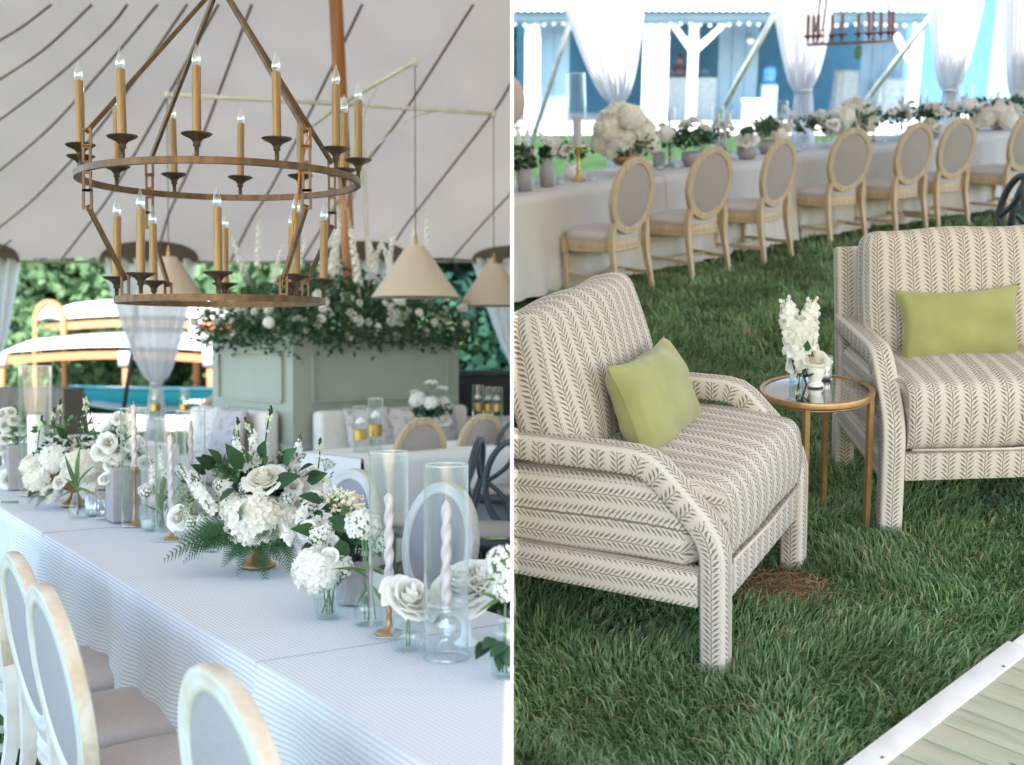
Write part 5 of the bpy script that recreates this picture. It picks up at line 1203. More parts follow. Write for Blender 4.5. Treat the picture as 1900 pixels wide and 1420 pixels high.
# ---------------------------------------------------------------- timber deck
def plank_mat():
    """pine: long grain, darker growth bands, scattered knots, faint green treatment"""
    m, n, l, b = newmat('pressure treated pine'); tc = n.new('ShaderNodeTexCoord'); oi = n.new('ShaderNodeObjectInfo')
    ad = n.new('ShaderNodeVectorMath'); ad.operation = 'ADD'; sc = n.new('ShaderNodeVectorMath'); sc.operation = 'SCALE'; sc.inputs['Scale'].default_value = 37; cb = n.new('ShaderNodeCombineXYZ')
    for k in range(3): l.new(oi.outputs['Random'], cb.inputs[k])
    l.new(cb.outputs[0], sc.inputs[0]); l.new(tc.outputs['Object'], ad.inputs[0]); l.new(sc.outputs[0], ad.inputs[1])
    mp = n.new('ShaderNodeMapping'); mp.inputs['Scale'].default_value = (1.2, 14, 14); l.new(ad.outputs[0], mp.inputs[0])
    t = n.new('ShaderNodeTexNoise'); t.inputs['Scale'].default_value = 2.2; t.inputs['Detail'].default_value = 7; t.inputs['Distortion'].default_value = 1.4; l.new(mp.outputs[0], t.inputs['Vector'])
    r = n.new('ShaderNodeValToRGB'); e = r.color_ramp.elements; e[0].position = .30; e[0].color = (.33, .35, .235, 1); e[1].position = .72; e[1].color = (.53, .46, .335, 1); q = e.new(.5); q.color = (.46, .45, .32, 1); l.new(t.outputs[0], r.inputs[0])
    v = n.new('ShaderNodeTexVoronoi'); v.inputs['Scale'].default_value = 3.3; mp2 = n.new('ShaderNodeMapping'); mp2.inputs['Scale'].default_value = (1, 2.2, 0); l.new(ad.outputs[0], mp2.inputs[0]); l.new(mp2.outputs[0], v.inputs['Vector'])
    kn = n.new('ShaderNodeMapRange'); kn.inputs[1].default_value = .025; kn.inputs[2].default_value = .055; kn.inputs[3].default_value = .3; kn.inputs[4].default_value = 1; l.new(v.outputs['Distance'], kn.inputs[0])
    h = n.new('ShaderNodeHueSaturation'); l.new(r.outputs[0], h.inputs['Color']); l.new(kn.outputs[0], h.inputs['Value']); l.new(h.outputs[0], b.inputs['Base Color']); b.inputs['Roughness'].default_value = .65
    bp = n.new('ShaderNodeBump'); bp.inputs['Strength'].default_value = .15; bp.inputs['Distance'].default_value = .004; l.new(t.outputs[0], bp.inputs['Height']); l.new(bp.outputs[0], b.inputs['Normal']); return m
m_plank = plank_mat()
m_trim = M('white deck trim', (.76, .73, .70), (.60, .56, .51), scale=9, lo=.45, hi=.85, detail=8, rough=.55, bump=.05)
deck = thing('timber_deck', 'pale green tinted timber deck with white painted edge board', 'deck', 'R', D0, math.atan2(DE.y, DE.x))
def edge_board(x0, x1, y): 
    b = MB(); b.rbox(((x0 + x1) / 2, y - DWID / 2, -.018), (x1 - x0 - .004, DWID - .003, .036), .003, 1); return part('edge_board', b.mesh('edge_board', m_trim), deck)
Lj = (Rz(1878, 1190, DZ) - D0).dot(DE)
edge_board(-1.3, Lj, 0); edge_board(Lj, 3.5, -.012)
b = MB(); b.box((1.1, -.035, -.035), (4.8, .03, .03)); part('joist', b.mesh('joist', m_trim, False), deck)
m_nail = M('rust mark', (.22, .06, .025), rough=.8)
for u, v in ((1637, 1406), (1862, 1237)):
    p = Rz(u, v, DZ) - D0; b = MB(); b.lathe([(.0045, .0), (.004, .0016), (0, .0018)], 9, rib=lambda a: 1 + .25 * math.sin(3 * a)); part('screw_head', b.mesh('screw', m_nail), deck, T((p.dot(DE), p.dot(V((-DE.y, DE.x, 0))), .0005)))
pa, pb = Rz(1749, 1338, DZ), Rz(1900, 1397, DZ); PD = (pb - pa).normalized(); PNn = V((-PD.y, PD.x, 0))
pw_ = abs((Rz(1784, 1311, DZ) - pa).dot(PNn)) ; pw_ = max(.085, pw_)
m3 = deck.matrix_world.inverted() @ SIDE['R']
pitch_ = pw_; 
for k in range(-14, 22):
    c = pa + PNn * (pitch_ * (k + .5)); 
    # start where the plank meets the edge board
    den = PD.dot(DN); s0_ = (DWID + .004 - (c - D0).dot(DN)) / den
    st = c + PD * (s0_ + 1.25); L_ = 2.5
    b = MB(); b.rbox((0, 0, 0), (L_, pitch_ - .007, .032), .002, 1)
    # slanted cut end along the edge board is hidden under it
    o = part('plank', b.mesh('plank', m_plank), deck, m3 @ T((st.x - PD.x * .06, st.y - PD.y * .06, DZ - .021 - .0004 * (k % 3))) @ Rot(math.atan2(PD.y, PD.x), 'Z'))
# ---------------------------------------------------------------- canopy over the lounge (out of the picture, it shades and filters the sun)
ct = thing('sailcloth_tent', 'sailcloth canopy above the lounge lawn, holding the white drapes', 'tent', 'R')
def roofR(a, c):
    y = -1.4 + 14.5 * c; x = -3 + 13 * a; return (x, y, 3.05 + 1.9 * math.sin(math.pi * (y + 1.4) / 14.5) ** .8)
b = MB(); b.grid(roofR, 20, 30); part('canopy', b.mesh('canopy', m_tent), ct)
for k in range(6): b = MB(); b.tube([V(roofR(.08 + k * .17, c / 12)) + V((0, 0, -.03)) for c in range(13)], 1, flat=(.04, .01)); part('seam', b.mesh('seam', m_seam), ct)
# ---------------------------------------------------------------- drapes
gd = 'white drapes along the lounge canopy edge'
def drapeR(ut, ub, vb, wtop, wtie, y, label, wb=.3):
    t = Ry(ut, 0, y); q = Ry(ub, vb, y); zt = 3.0; k = (zt - q.z) / (t.z - q.z); top = (q.x + (t.x - q.x) * k, y, zt)
    return drape('gathered_drape', label, 'R', top, q, wtop / 2200 * y * 1.12, wtie / 2200 * y, zt, q.z, gd, wb)
drapeR(1122, 1145, 192, 170, 26, 14.2, 'white drape tied in front of the barn, hanging above the cream hydrangeas')
drapeR(1494, 1490, 168, 132, 30, 14.2, 'white drape tied behind the hanging chandelier')
drapeR(1778, 1764, 168, 120, 26, 14.2, 'white drape tied in front of the blue siding wall')
drapeR(1905, 1890, 175, 75, 24, 14.2, 'narrow white drape beside the blue siding wall corner')
for (a, c, lb) in (((1003, 212), (1062, 30), 'slanted white tent pole before the barn door'), ((1350, 186), (1437, 26), 'slanted white tent pole before the dark barn bay'), ((1636, 150), (1722, 36), 'slanted white tent pole crossing the braced barn post')):
    p, q = Ry(*a, 15.5), Ry(*c, 14.6); d = (q - p); p2 = p - d * (p.z - ground_z(p.x, p.y)) / d.z; b = MB(); b.tube([p2, q + d * .8], .036, 8); solo('tent_side_pole', b.mesh('pole', m_cane), lb, 'pole', 'R')
# ---------------------------------------------------------------- barn
YB = 31.0
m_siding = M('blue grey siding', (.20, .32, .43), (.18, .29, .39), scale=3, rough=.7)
m_barnin = M('shaded barn boarding', (.07, .21, .31), (.055, .17, .265), scale=2, rough=.8)  # boarding colour darkened and blued to carry the interior shade
m_tin = M('pale tin roof', (.72, .72, .72), (.66, .66, .67), scale=4, rough=.45, metal=.2)
m_conc = M('pale concrete', (.62, .60, .57), (.54, .52, .49), scale=3, rough=.9)
barn = thing('open_barn', 'open fronted blue grey barn with white posts and pale tin roof', 'barn', 'B', (0, YB, 0))
def BX(u, y=YB): return By(u, 100, y).x
def BZ(v, y=YB): return By(950, v, y).z
def bpart(nm_, c, d, mat, parent=barn): b = MB(); b.box(c, d); return part(nm_, b.mesh(nm_, mat, False), parent)
xl, xr = BX(968), BX(2060); ze = BZ(36); zg = 0
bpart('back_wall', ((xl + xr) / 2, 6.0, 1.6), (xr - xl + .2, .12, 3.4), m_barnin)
def board_wall(x0, x1, y, z1, nm_='siding_board'):
    n_ = max(2, int((x1 - x0) / .28)); w_ = (x1 - x0) / n_
    for k in range(n_): b = MB(); b.box((x0 + w_ * (k + .5), y, z1 / 2), (w_ - .02, .04 + .01 * (k % 2), z1)); part(nm_, b.mesh(nm_, m_siding, False), barn)
board_wall(BX(1000), BX(1060), .9, ze - .05); board_wall(BX(1835), BX(1990), -.1, ze + .9); board_wall(BX(1360), BX(1440), 2.2, ze)
board_wall(BX(1652), BX(1740), 2.6, ze)
for u0, u1 in ((974, 1002), (1193, 1240), (1277, 1294), (1689, 1708)): bpart('post', ((BX(u0) + BX(u1)) / 2, 0, ze / 2 - .04), (BX(u1) - BX(u0), .22, ze - .08), m_white)
for (a, c) in (((1284, 95), (1245, 44)), ((1288, 95), (1345, 40)), ((1692, 118), (1656, 62))):
    b = MB(); b.tube([(BX(a[0]), -.02, BZ(a[1])), (BX(c[0]), -.02, BZ(c[1]))], 1, flat=(.17, .15)); part('brace', b.mesh('brace', m_white, False), barn)
bpart('fascia', ((xl + BX(1735)) / 2 - .3, -.16, ze + .02), (BX(1735) - xl + 1.2, .06, .24), m_siding)
b = MB(); nr_ = 70
def tin(a, t): x = xl - .8 + (BX(1760) - xl + .8) * a; return (x, -.5 + 7 * t, ze + .18 + 2.6 * t + .02 * math.sin(a * nr_ * 6.283))
b.grid(tin, nr_ * 6, 3); part('roof', b.mesh('roof', m_tin), barn)
b = MB(); b.grid(lambda a, t: (xl - 1.5 + (xr - xl + 3) * a, -4.3 + 10.5 * t, .02), 8, 4); struct('concrete_apron', b.mesh('apron', m_conc), 'B', (0, YB, 0))
st_ = thing('string_lights', 'string of clear festoon bulbs along the barn eave', 'string lights', 'B', (0, YB, 0))
b = MB(); b.tube([(BX(955 + 785 * k / 44), -.24, ze - .05 - .02 * math.sin(k)) for k in range(45)], .008, 4); part('wire', b.mesh('wire', m_black_pole), st_)
b = MB(); b.ball((0, 0, 0), .050, 10, 7); bm_ = b.mesh('bulb', m_milk)
for k in range(45): part('bulb', bm_, st_, T((BX(955 + 785 * k / 44), -.24, ze - .13 - .02 * math.sin(k))))
m_barncloth = M('shaded barn linen', (.36, .42, .46), rough=.9)  # white linen greyed toward blue, the roof shade put into its colour
# ceiling fixtures, bar table, people and cocktail tables in the barn
def cloth_table(label, u, v0, v1, wpx, y, mat, rnd=True, cat='table', grp=None):
    p = By(u, v1, y); zt = By(u, v0, y).z; r_ = wpx / 2200 * y / 2; o = thing('cocktail_table', label, cat, 'B', (p.x, y, 0), 0, grp)
    b = MB(); b.lathe([(r_ * 1.25, 0), (r_ * 1.12, zt * .4), (r_ * 1.0, zt * .93), (r_ * .98, zt), (0, zt + .005)], 48, rib=(lambda a: 1 + .05 * math.sin(a * 14)) if rnd else None); part('tablecloth', b.mesh('cloth', mat), o)
    b = MB(); b.lathe([(r_ * .9, zt - .03), (r_ * .9, zt - .005), (0, zt - .005)], 24); part('tabletop', b.mesh('top', m_oakp), o); return o
cloth_table('tall round white clothed table under the chandelier in the barn', 1572, 131, 192, 52, YB + 3, m_barncloth); cloth_table('wide round white clothed table between drape and braced post', 1652, 146, 192, 62, YB + 2.2, m_barncloth)
bt = thing('bar_table', 'white clothed drinks table inside the barn bay', 'bar', 'B', (BX(1295), YB + 2.4, 0)); wb_ = BX(1352) - BX(1238); zb_ = By(950, 144, YB + 2.4).z
b = MB(); b.grid(lambda a, t: ((a - .5) * wb_ * 1.1, -.4 - .03 * math.sin(a * 50) * t, zb_ * (1 - t)), 40, 5); b.grid(lambda a, t: ((a - .5) * wb_ * 1.1, -.4 + .8 * t, zb_ + .002), 4, 3); part('tablecloth', b.mesh('cloth', m_barncloth), bt); b = MB(); b.box((0, 0, zb_ - .03), (wb_ * 1.08, .74, .03)); part('tabletop', b.mesh('top', m_oakp, False), bt)
gb = 'bottles on the barn drinks table'
b = MB(); b.lathe([(0, 0), (.04, 0), (.04, .17), (.015, .22), (.015, .29), (0, .29)], 12); bot = b.mesh('bottle', m_blueglass); botr = b.mesh('bottle', M('red bottle', (.25, .03, .04), rough=.2))
for k in range(12): solo('bottle', botr if k in (7, 8) else bot, 'red bottle standing on the barn drinks table' if k in (7, 8) else 'clear blue tinted bottle on the barn drinks table', 'bottle', 'B', (BX(1248 + k * 8.6), YB + 2.3 + .2 * (k % 2), zb_ + .004), 0, gb)
def person(label, x, y, top, hair, skin, arm_out, hscale=1.0):
    """a standing figure: one skinned body, hair and clothing as parts"""
    o = thing('person', label, 'person', 'B', (x, y, 0), R(180), m=Sc(hscale))
    J = {'pel': (0, 0, .98), 'wst': (0, 0, 1.12), 'chs': (0, .01, 1.32), 'nck': (0, 0, 1.47), 'hd0': (0, .01, 1.54), 'hd1': (0, .015, 1.62), 'hd2': (0, .0, 1.70)}
    E_ = [('pel', 'wst'), ('wst', 'chs'), ('chs', 'nck'), ('nck', 'hd0'), ('hd0', 'hd1'), ('hd1', 'hd2')]; Rd = {'pel': .15, 'wst': .13, 'chs': .155, 'nck': .055, 'hd0': .068, 'hd1': .082, 'hd2': .06}
    for s_, n_ in ((-1, 'l'), (1, 'r')):
        J.update({n_ + 'sh': (s_ * .18, 0, 1.40), n_ + 'el': (s_ * .26, .02 + arm_out * .1, 1.13), n_ + 'wr': (s_ * .20, .18 + arm_out * .1, .98), n_ + 'hn': (s_ * .17, .27 + arm_out * .1, .97), n_ + 'hp': (s_ * .09, 0, .90), n_ + 'kn': (s_ * .10, .02, .50), n_ + 'an': (s_ * .10, -.02, .09), n_ + 'to': (s_ * .11, .12, .04)})
        E_ += [('chs', n_ + 'sh'), (n_ + 'sh', n_ + 'el'), (n_ + 'el', n_ + 'wr'), (n_ + 'wr', n_ + 'hn'), ('pel', n_ + 'hp'), (n_ + 'hp', n_ + 'kn'), (n_ + 'kn', n_ + 'an'), (n_ + 'an', n_ + 'to')]
        Rd.update({n_ + 'sh': .062, n_ + 'el': .045, n_ + 'wr': .032, n_ + 'hn': .036, n_ + 'hp': .095, n_ + 'kn': .06, n_ + 'an': .042, n_ + 'to': .036})
    ks = list(J); me = bpy.data.meshes.new('body'); me.from_pydata([J[k] for k in ks], [(ks.index(a), ks.index(c)) for a, c in E_], [])
    ob = part('body', me, o); md = ob.modifiers.new('skin', 'SKIN'); md.use_smooth_shade = True
    for i, k in enumerate(ks): me.skin_vertices[0].data[i].radius = (Rd[k], Rd[k] * .8); me.skin_vertices[0].data[i].use_root = (k == 'pel')
    ob.modifiers.new('sub', 'SUBSURF').levels = 2; ob.modifiers['sub'].render_levels = 2
    # cloth above and below, skin on face and hands, by height
    m, n, l, bs = newmat('figure'); tc = n.new('ShaderNodeTexCoord'); sp = n.new('ShaderNodeSeparateXYZ'); l.new(tc.outputs['Object'], sp.inputs[0])
    rp = n.new('ShaderNodeValToRGB'); rp.color_ramp.interpolation = 'CONSTANT'; e = rp.color_ramp.elements; e[0].position = 0; e[0].color = (.03, .035, .05, 1); e[1].position = .58; e[1].color = (*top, 1); q_ = e.new(.865); q_.color = (*skin, 1)
    dv = n.new('ShaderNodeMath'); dv.operation = 'DIVIDE'; dv.inputs[1].default_value = 1.7; l.new(sp.outputs[2], dv.inputs[0]); l.new(dv.outputs[0], rp.inputs[0]); l.new(rp.outputs[0], bs.inputs['Base Color']); bs.inputs['Roughness'].default_value = .8; me.materials.append(m)
    b = MB(); b.ball((0, -.018, 1.645), .102, 14, 9, (.88, .95, 1.0)); part('hair', b.mesh('hair', M('hair', hair, rough=.6)), o)
    b = MB()
    for s_ in (-1, 1): b.ball((s_ * .032, .088, 1.615), .009, 6, 4); b.ball((s_ * .084, .0, 1.60), .02, 6, 4, (.4, 1, 1.3))
    b.ball((0, .105, 1.585), .013, 6, 4, (.8, 1, 1.5)); b.ball((0, .092, 1.55), .016, 6, 4, (1.3, .4, .35)); part('face', b.mesh('face', M('features', tuple(k * .7 for k in skin), rough=.6)), o)
    return o
person('person in a dark red top standing behind the barn drinks table', BX(1262, YB + 3.2), YB + 3.2, (.16, .05, .06), (.16, .06, .03), (.45, .25, .2), 0)
person('person with dark hair and pale top standing at the drinks table end', BX(1355, YB + 2.8), YB + 2.8, (.35, .42, .5), (.012, .012, .016), (.3, .2, .16), .3)
# white drinks cooler and water bottle
o = thing('drinks_cooler', 'bright white rounded drinks cooler on the concrete apron', 'cooler', 'B', (BX(1405, YB - 3.4), YB - 3.4, 0)); b = MB(); b.rbox((0, 0, .36), (.52, .45, .68), .07, 3); part('body', b.mesh('body', m_white), o); b = MB(); b.rbox((0, 0, .73), (.55, .48, .08), .03, 2); part('lid', b.mesh('lid', m_white), o)
o = thing('water_dispenser', 'blue water bottle on a pale dispenser in the barn', 'dispenser', 'B', (BX(1444), YB + .9, 0)); b = MB(); b.rbox((0, 0, .5), (.4, .4, 1.0), .04, 2); part('stand', b.mesh('stand', m_siding), o); b = MB(); b.lathe([(.05, 1.0), (.16, 1.06), (.16, 1.36), (.12, 1.42), (0, 1.43)], 20); part('bottle', b.mesh('bottle', M('blue bottle', (.06, .25, .6), rough=.2)), o)
o = thing('wall_lamp', 'pale glass wall lamp beside greenery in the barn bay', 'lamp', 'B', (BX(1391, YB + 2), YB + 2.0, BZ(76, YB + 2))); b = MB(); b.ball((0, 0, 0), .11, 12, 8, (1, 1, .85)); part('globe', b.mesh('globe', m_milk), o); b = MB(); b.tube([(0, 0, .08), (0, .12, .14)], .015, 6); part('arm', b.mesh('arm', m_black_pole), o)
o = thing('hanging_fern', 'small green plant hanging under the barn chandelier bay', 'plant', 'B', (BX(1592, YB + 1), YB + 1.0, BZ(98, YB + 1)))
def smp_h(): d = V((random.gauss(0, 1), random.gauss(0, 1), random.gauss(0, 1))).normalized(); return V((d.x * .12, d.y * .12, d.z * .2)), d
part('foliage', foliage_mesh('foliage', [m_leafl, m_leaf], 120, smp_h, (.06, .12)), o, kind='stuff')
# hay bale and dark trees at the barn end
o = thing('round_hay_bale', 'round hay bale lying before the barn end', 'hay bale', 'B', (BX(922, YB - 2), YB - 2, .0)); m_hay = M('hay', (.085, .065, .045), (.055, .04, .03), scale=30, rough=.95, bump=.6)
b = MB(); b.lathe([(0, -.6), (.62, -.6), (.68, -.54), (.68, .54), (.62, .6), (0, .6)], 28, m=T((0, 0, .66)) @ Rot(R(90), 'X')); part('bale', b.mesh('bale', m_hay), o)
random.seed(17)
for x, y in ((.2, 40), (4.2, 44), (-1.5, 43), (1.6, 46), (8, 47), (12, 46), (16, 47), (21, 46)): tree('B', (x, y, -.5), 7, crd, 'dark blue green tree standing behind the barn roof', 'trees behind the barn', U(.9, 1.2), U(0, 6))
# ================================================================== LOUNGE LAWN: things
random.seed(23)
# ---------------------------------------------------------------- armchairs
AW, AL = .080, .86                        # arm width, overall width
ARM_ARC = 0
def arm_mesh(zstop0, zstop1, legonly):
    global ARM_ARC
    path = []
    def add(*p): path.append(p)
    if not legonly:
        for k in range(9): add(-.40 + .40 * k / 8 + .0, .612)
        c = [(.06, .612), (.11, .611), (.15, .603), (.18, .583), (.225, .538), (.27, .492), (.31, .448), (.337, .405), (.349, .36), (.350, .31), (.350, .25), (.350, .19)]
        for q in c: add(*q)
    else:
        for k in range(5): add(.350, .19 * (1 - k / 4))
    P = [V((0, y, z)) for y, z in path]; n_ = len(P)
    hx, hy, ch_ = AW / 2, .038, .009
    sec = [(-hx, -hy + ch_), (-hx, hy - ch_), (-hx + ch_ * .3, hy - ch_ * .3), (-hx + ch_, hy), (hx - ch_, hy), (hx - ch_ * .3, hy - ch_ * .3), (hx, hy - ch_), (hx, -hy + ch_), (hx - ch_, -hy), (-hx + ch_, -hy)]
    vs = []; arc = [ARM_ARC if legonly else 0]
    for i in range(1, n_): arc.append(arc[-1] + (P[i] - P[i - 1]).length)
    if not legonly: ARM_ARC = arc[-1]
    for i in range(n_):
        t = (P[min(n_ - 1, i + 1)] - P[max(0, i - 1)]).normalized(); nr = V((0, -t.z, t.y))
        
        for x, o_ in sec: vs.append(V((x, 0, 0)) + P[i] + nr * o_)
    k = len(sec); fs = []; uvs = []
    for i in range(n_ - 1):
        vert = legonly or (P[i].z < .47)
        for q in range(k):
            w_ = (q + 1) % k; f = (i * k + q, i * k + w_, (i + 1) * k + w_, (i + 1) * k + q); fs.append(f); u_ = []
            for (ii, qq) in ((i, q), (i, w_), (i + 1, w_), (i + 1, q)):
                x, o_ = sec[qq]
                side_ = q in (0, 6)
                if side_ and not vert: u_.append((arc[ii] + .01, o_ + .02))
                elif side_: u_.append((o_ + .031, -arc[ii]))
                else: u_.append((x + .031 + (.0 if o_ > 0 else .02), -arc[ii]))
            uvs.append(u_)
    if legonly: fs.append(tuple((n_ - 1) * k + q for q in range(k))); uvs.append([(0, 0)] * k)
    else: fs.append(tuple(reversed(range(k)))); uvs.append([(0, 0)] * k)
    b = MB(); b.add(vs, fs, uvs); return sharp(b.mesh('leg' if legonly else 'arm', m_fernfab), 50)
def uv_seat(ax, p): return ((p[0] + .031, p[1]), (p[0] + .031, p[2]), (p[2] + .03, p[1]))[{2: 0, 1: 1, 0: 2}[ax]]
def uv_back(ax, p): return ((p[0] + .031, p[1]), (p[0] + .031, p[2]), (p[1] + .02, p[2]))[{2: 0, 1: 1, 0: 2}[ax]]
def crown_seat(p):
    nx = -math.copysign(max(0, abs(p[0]) - (AL - 2 * AW - .012) / 2), p[0]) if p[1] > .25 else 0
    ex, ey = 1 - (p[0] / .44) ** 2, 1 - (p[1] / .37) ** 2; z = max(0, ex) ** .5 * max(0, ey) ** .5
    fr_ = .018 * max(0, 1 - ((p[2]) / .10) ** 2) * (1 if p[1] > 0 else .3) * max(0, ex) ** .4
    return (nx, fr_, (.045 * z if p[2] > 0 else 0) + .004 * math.sin(p[0] * 17 + p[1] * 9))
def crown_back(p):
    ex, ez = 1 - (p[0] / .37) ** 2, 1 - (p[2] / .27) ** 2; z = max(0, ex) ** .5 * max(0, ez) ** .5
    return (.012 * math.copysign(1, p[0]) * max(0, ez) * abs(p[0] / .37) ** 3, (.05 * z if p[1] > 0 else 0) + .005 * math.sin(p[0] * 13 + p[2] * 11), .005 * math.sin(p[0] * 15 + 1) * (1 if p[2] > .1 else 0))
def armchair(label, loc, rz):
    o = thing('armchair', label, 'armchair', 'R', loc, rz, 'fern print armchairs on the lawn')
    ax_ = AL / 2 - AW / 2
    b = MB(); b.rbox((0, .02, .418), (AL - .024, .71, .228), .04, 4, 24, crown_seat, uv_seat); sc = part('seat_cushion', b.mesh('seat_cushion', m_fernfab), o)
    b = MB(); w_, y_ = (AL - 2 * AW) / 2 - .004, .075 + .30 + .006
    for zz in (.405 - .088,): b.tube([(-w_ + .02, y_ + .0, zz), (0, y_ + .008, zz - .004), (w_ - .02, y_, zz)], .0055, 6)
    part('piping', b.mesh('piping', m_fernfab), sc)
    bm = T((0, -.245, .745)) @ Rot(R(13), 'X')
    b = MB(); b.rbox((0, 0, 0), (AL - 2 * AW + .02, .17, .53), .055, 4, 12, crown_back, uv_back); part('back_cushion', b.mesh('back_cushion', m_fernfab), o, bm)
    b = MB(); b.rbox((0, 0, 0), (AL - .01, .085, .74), .016, 2, 3, None, uv_back); part('back_frame', b.mesh('back_frame', m_fernfab), o, T((0, -.395, .555)) @ Rot(R(10), 'X'))
    b = MB(); b.rbox((0, .345, .248), (AL - 2 * AW - .004, .06, .105), .008, 1, 2, None, uv_seat); part('front_rail', b.mesh('front_rail', m_fernfab), o)
    for s_ in (-1, 1):
        b = MB(); b.rbox((s_ * (ax_ + .006), -.01, .25), (.062, .64, .11), .008, 1, 2, None, lambda ax, p: (p[2] + .03, p[1]) if ax == 0 else (p[0], p[1])); part('side_rail', b.mesh('side_rail', m_fernfab), o)
        part('arm', arm_mesh(0, 0, False), o, T((s_ * ax_, 0, 0))); part('leg', arm_mesh(0, 0, True), o, T((s_ * ax_, 0, 0)))
        b = MB(); b.rbox((s_ * ax_, -.37, .115), (AW, .08, .23), .010, 1, 2, None, uv_back); part('leg', b.mesh('leg', m_fernfab), o)
    return o
f1, f2 = Rz(1325, 1245, 0), Rz(1475, 1045, 0); fd = (f2 - f1).normalized(); face1 = V((fd.y, -fd.x, 0)); mid = (f1 + f2) / 2
ac1 = armchair('fern print armchair beside the partition with its back to the long table', mid - face1 * .352, rz_face(face1))
g1_, g2_ = Rz(1650, 985, 0), Rz(1559, 852, 0); face2 = V((-.045, -1, 0)).normalized(); r2_ = rz_face(face2); xl_ = V((math.cos(r2_), math.sin(r2_), 0))
c2 = g1_ - face2 * .36 - xl_ * (AL / 2 - AW / 2)
ac2 = armchair('fern print armchair facing us across the round side table', c2, r2_)
lum = cushion_mesh(.51, .32, .17, m_velvet, pinch=.12)
def pil(lb, ac, x, y, z, lean, yaw=0, roll=0, s=1): return solo('lumbar_cushion', lum, lb, 'cushion', 'R', SIDE['R'].inverted() @ (ac.matrix_world @ V((x, y, z))), 0, 'green velvet lumbar cushions', (SIDE['R'].inverted() @ ac.matrix_world).to_3x3().to_4x4() @ Rot(R(yaw), 'Z') @ Rot(R(lean), 'X') @ Rot(R(roll), 'Y') @ Sc(s))
pil('green velvet lumbar cushion propped on edge in the armchair by the partition', ac1, -.02, .0, .672, 22, 4, -3)
pil('green velvet lumbar cushion lying square in the armchair facing us', ac2, .045, -.04, .668, 14, 0, 1, .93)
# ---------------------------------------------------------------- round side table
tp = (Rz(1408, 722, .52) + Rz(1622, 722, .52)) / 2; tp = V((tp.x, tp.y - .01, 0)); TR = .205; TZ = .525
o = thing('side_table', 'round brass side table with glass top between the armchairs', 'side table', 'R', tp, R(20))
m_goldp = M('brushed gold paint', (.44, .26, .115), (.36, .21, .09), scale=30, rough=.38, metal=.6)
b = MB(); b.lathe([(TR - .017, TZ), (TR - .002, TZ + .001), (TR, TZ - .003), (TR, TZ - .019), (TR - .004, TZ - .022), (TR - .017, TZ - .022), (TR - .017, TZ)], 64); part('rim', sharp(b.mesh('rim', m_goldp)), o)
m_top = glass_thin('table glass', (.84, .90, .88), 1, .9, .42, 2)
b = MB(); b.lathe([(0, TZ - .004), (TR - .016, TZ - .004)], 48); part('glass_top', b.mesh('glass_top', m_top), o)
for k in range(4): a = R(45 + 90 * k); b = MB(); b.tube([((TR - .014) * math.cos(a), (TR - .014) * math.sin(a), TZ - .022), ((TR - .014) * math.cos(a), (TR - .014) * math.sin(a), 0)], 1, flat=(.019, .019)); part('leg', b.mesh('leg', m_goldp, False), o)
b = MB(); b.tube([((TR - .014) * math.cos(q / 40 * 6.2832), (TR - .014) * math.sin(q / 40 * 6.2832), TZ - .03) for q in range(40)], .004, 5, closed=True); part('under_ring', b.mesh('ring', m_goldp), o)
# on it
def onT(u, v): p = Rz(u, v, TZ); p.z = TZ + .001; return p
o = thing('ribbed_bottle', 'pale blue ribbed bottle holding white stock stems', 'flower vase', 'R', onT(1478, 712))
part('vase', glass_vase([(0, .002), (.026, 0), (.027, .006), (.027, .072), (.024, .082), (.012, .09), (.011, .102), (.014, .106)], m_blueglass, 16), o); part('water', water(.024, .024, .03), o); part('stems', stems(3, .01, .13, .012, .006), o)
stock_w = spike_mesh('stock_stem', m_petal, m_leafl, .24, .032, .0265, 34, .1, 15)
base_ = onT(1478, 712)
for (u0, v0), (u1, v1), s in (((1478, 640), (1452, 536), 1.0), ((1494, 640), (1511, 536), 1.0)):
    p, q = Ry(u0, v0, base_.y) - base_, Ry(u1, v1, base_.y + .01) - base_; d = q - p
    part('stock_stem', stock_w, o, T(p - d * .35) @ look(d.normalized(), U(0, 6)) @ Sc(d.length * 1.35 / .24 * 1.1))
for a in ((1488, 690, 1500, 640, -.01), (1490, 700, 1505, 690, -.02), (1486, 680, 1498, 655, 0), (1485, 700, 1478, 670, 0)): hang(o, 'leaf', leaf_d, *a, side='R', L=.075)
o = thing('milk_glass_cup', 'white milk glass goblet with one open cream rose', 'flower vase', 'R', onT(1513, 716))
b = MB(); b.lathe([(0, 0), (.029, 0), (.030, .005), (.024, .014), (.021, .018), (.027, .03), (.034, .06), (.039, .088), (.036, .088), (.03, .05), (0, .03)], 32, rib=lambda a: 1 + .012 * math.sin(a * 16)); part('cup', b.mesh('cup', m_milk), o)
part('rose', rose_big, o, T((0, 0, .088)) @ look((.1, -.35, 1)) @ Sc(.92))
votive('silvered votive cup standing behind the milk glass goblet', onT(1530, 702), 'R', .026, .085, m_mercury, False)
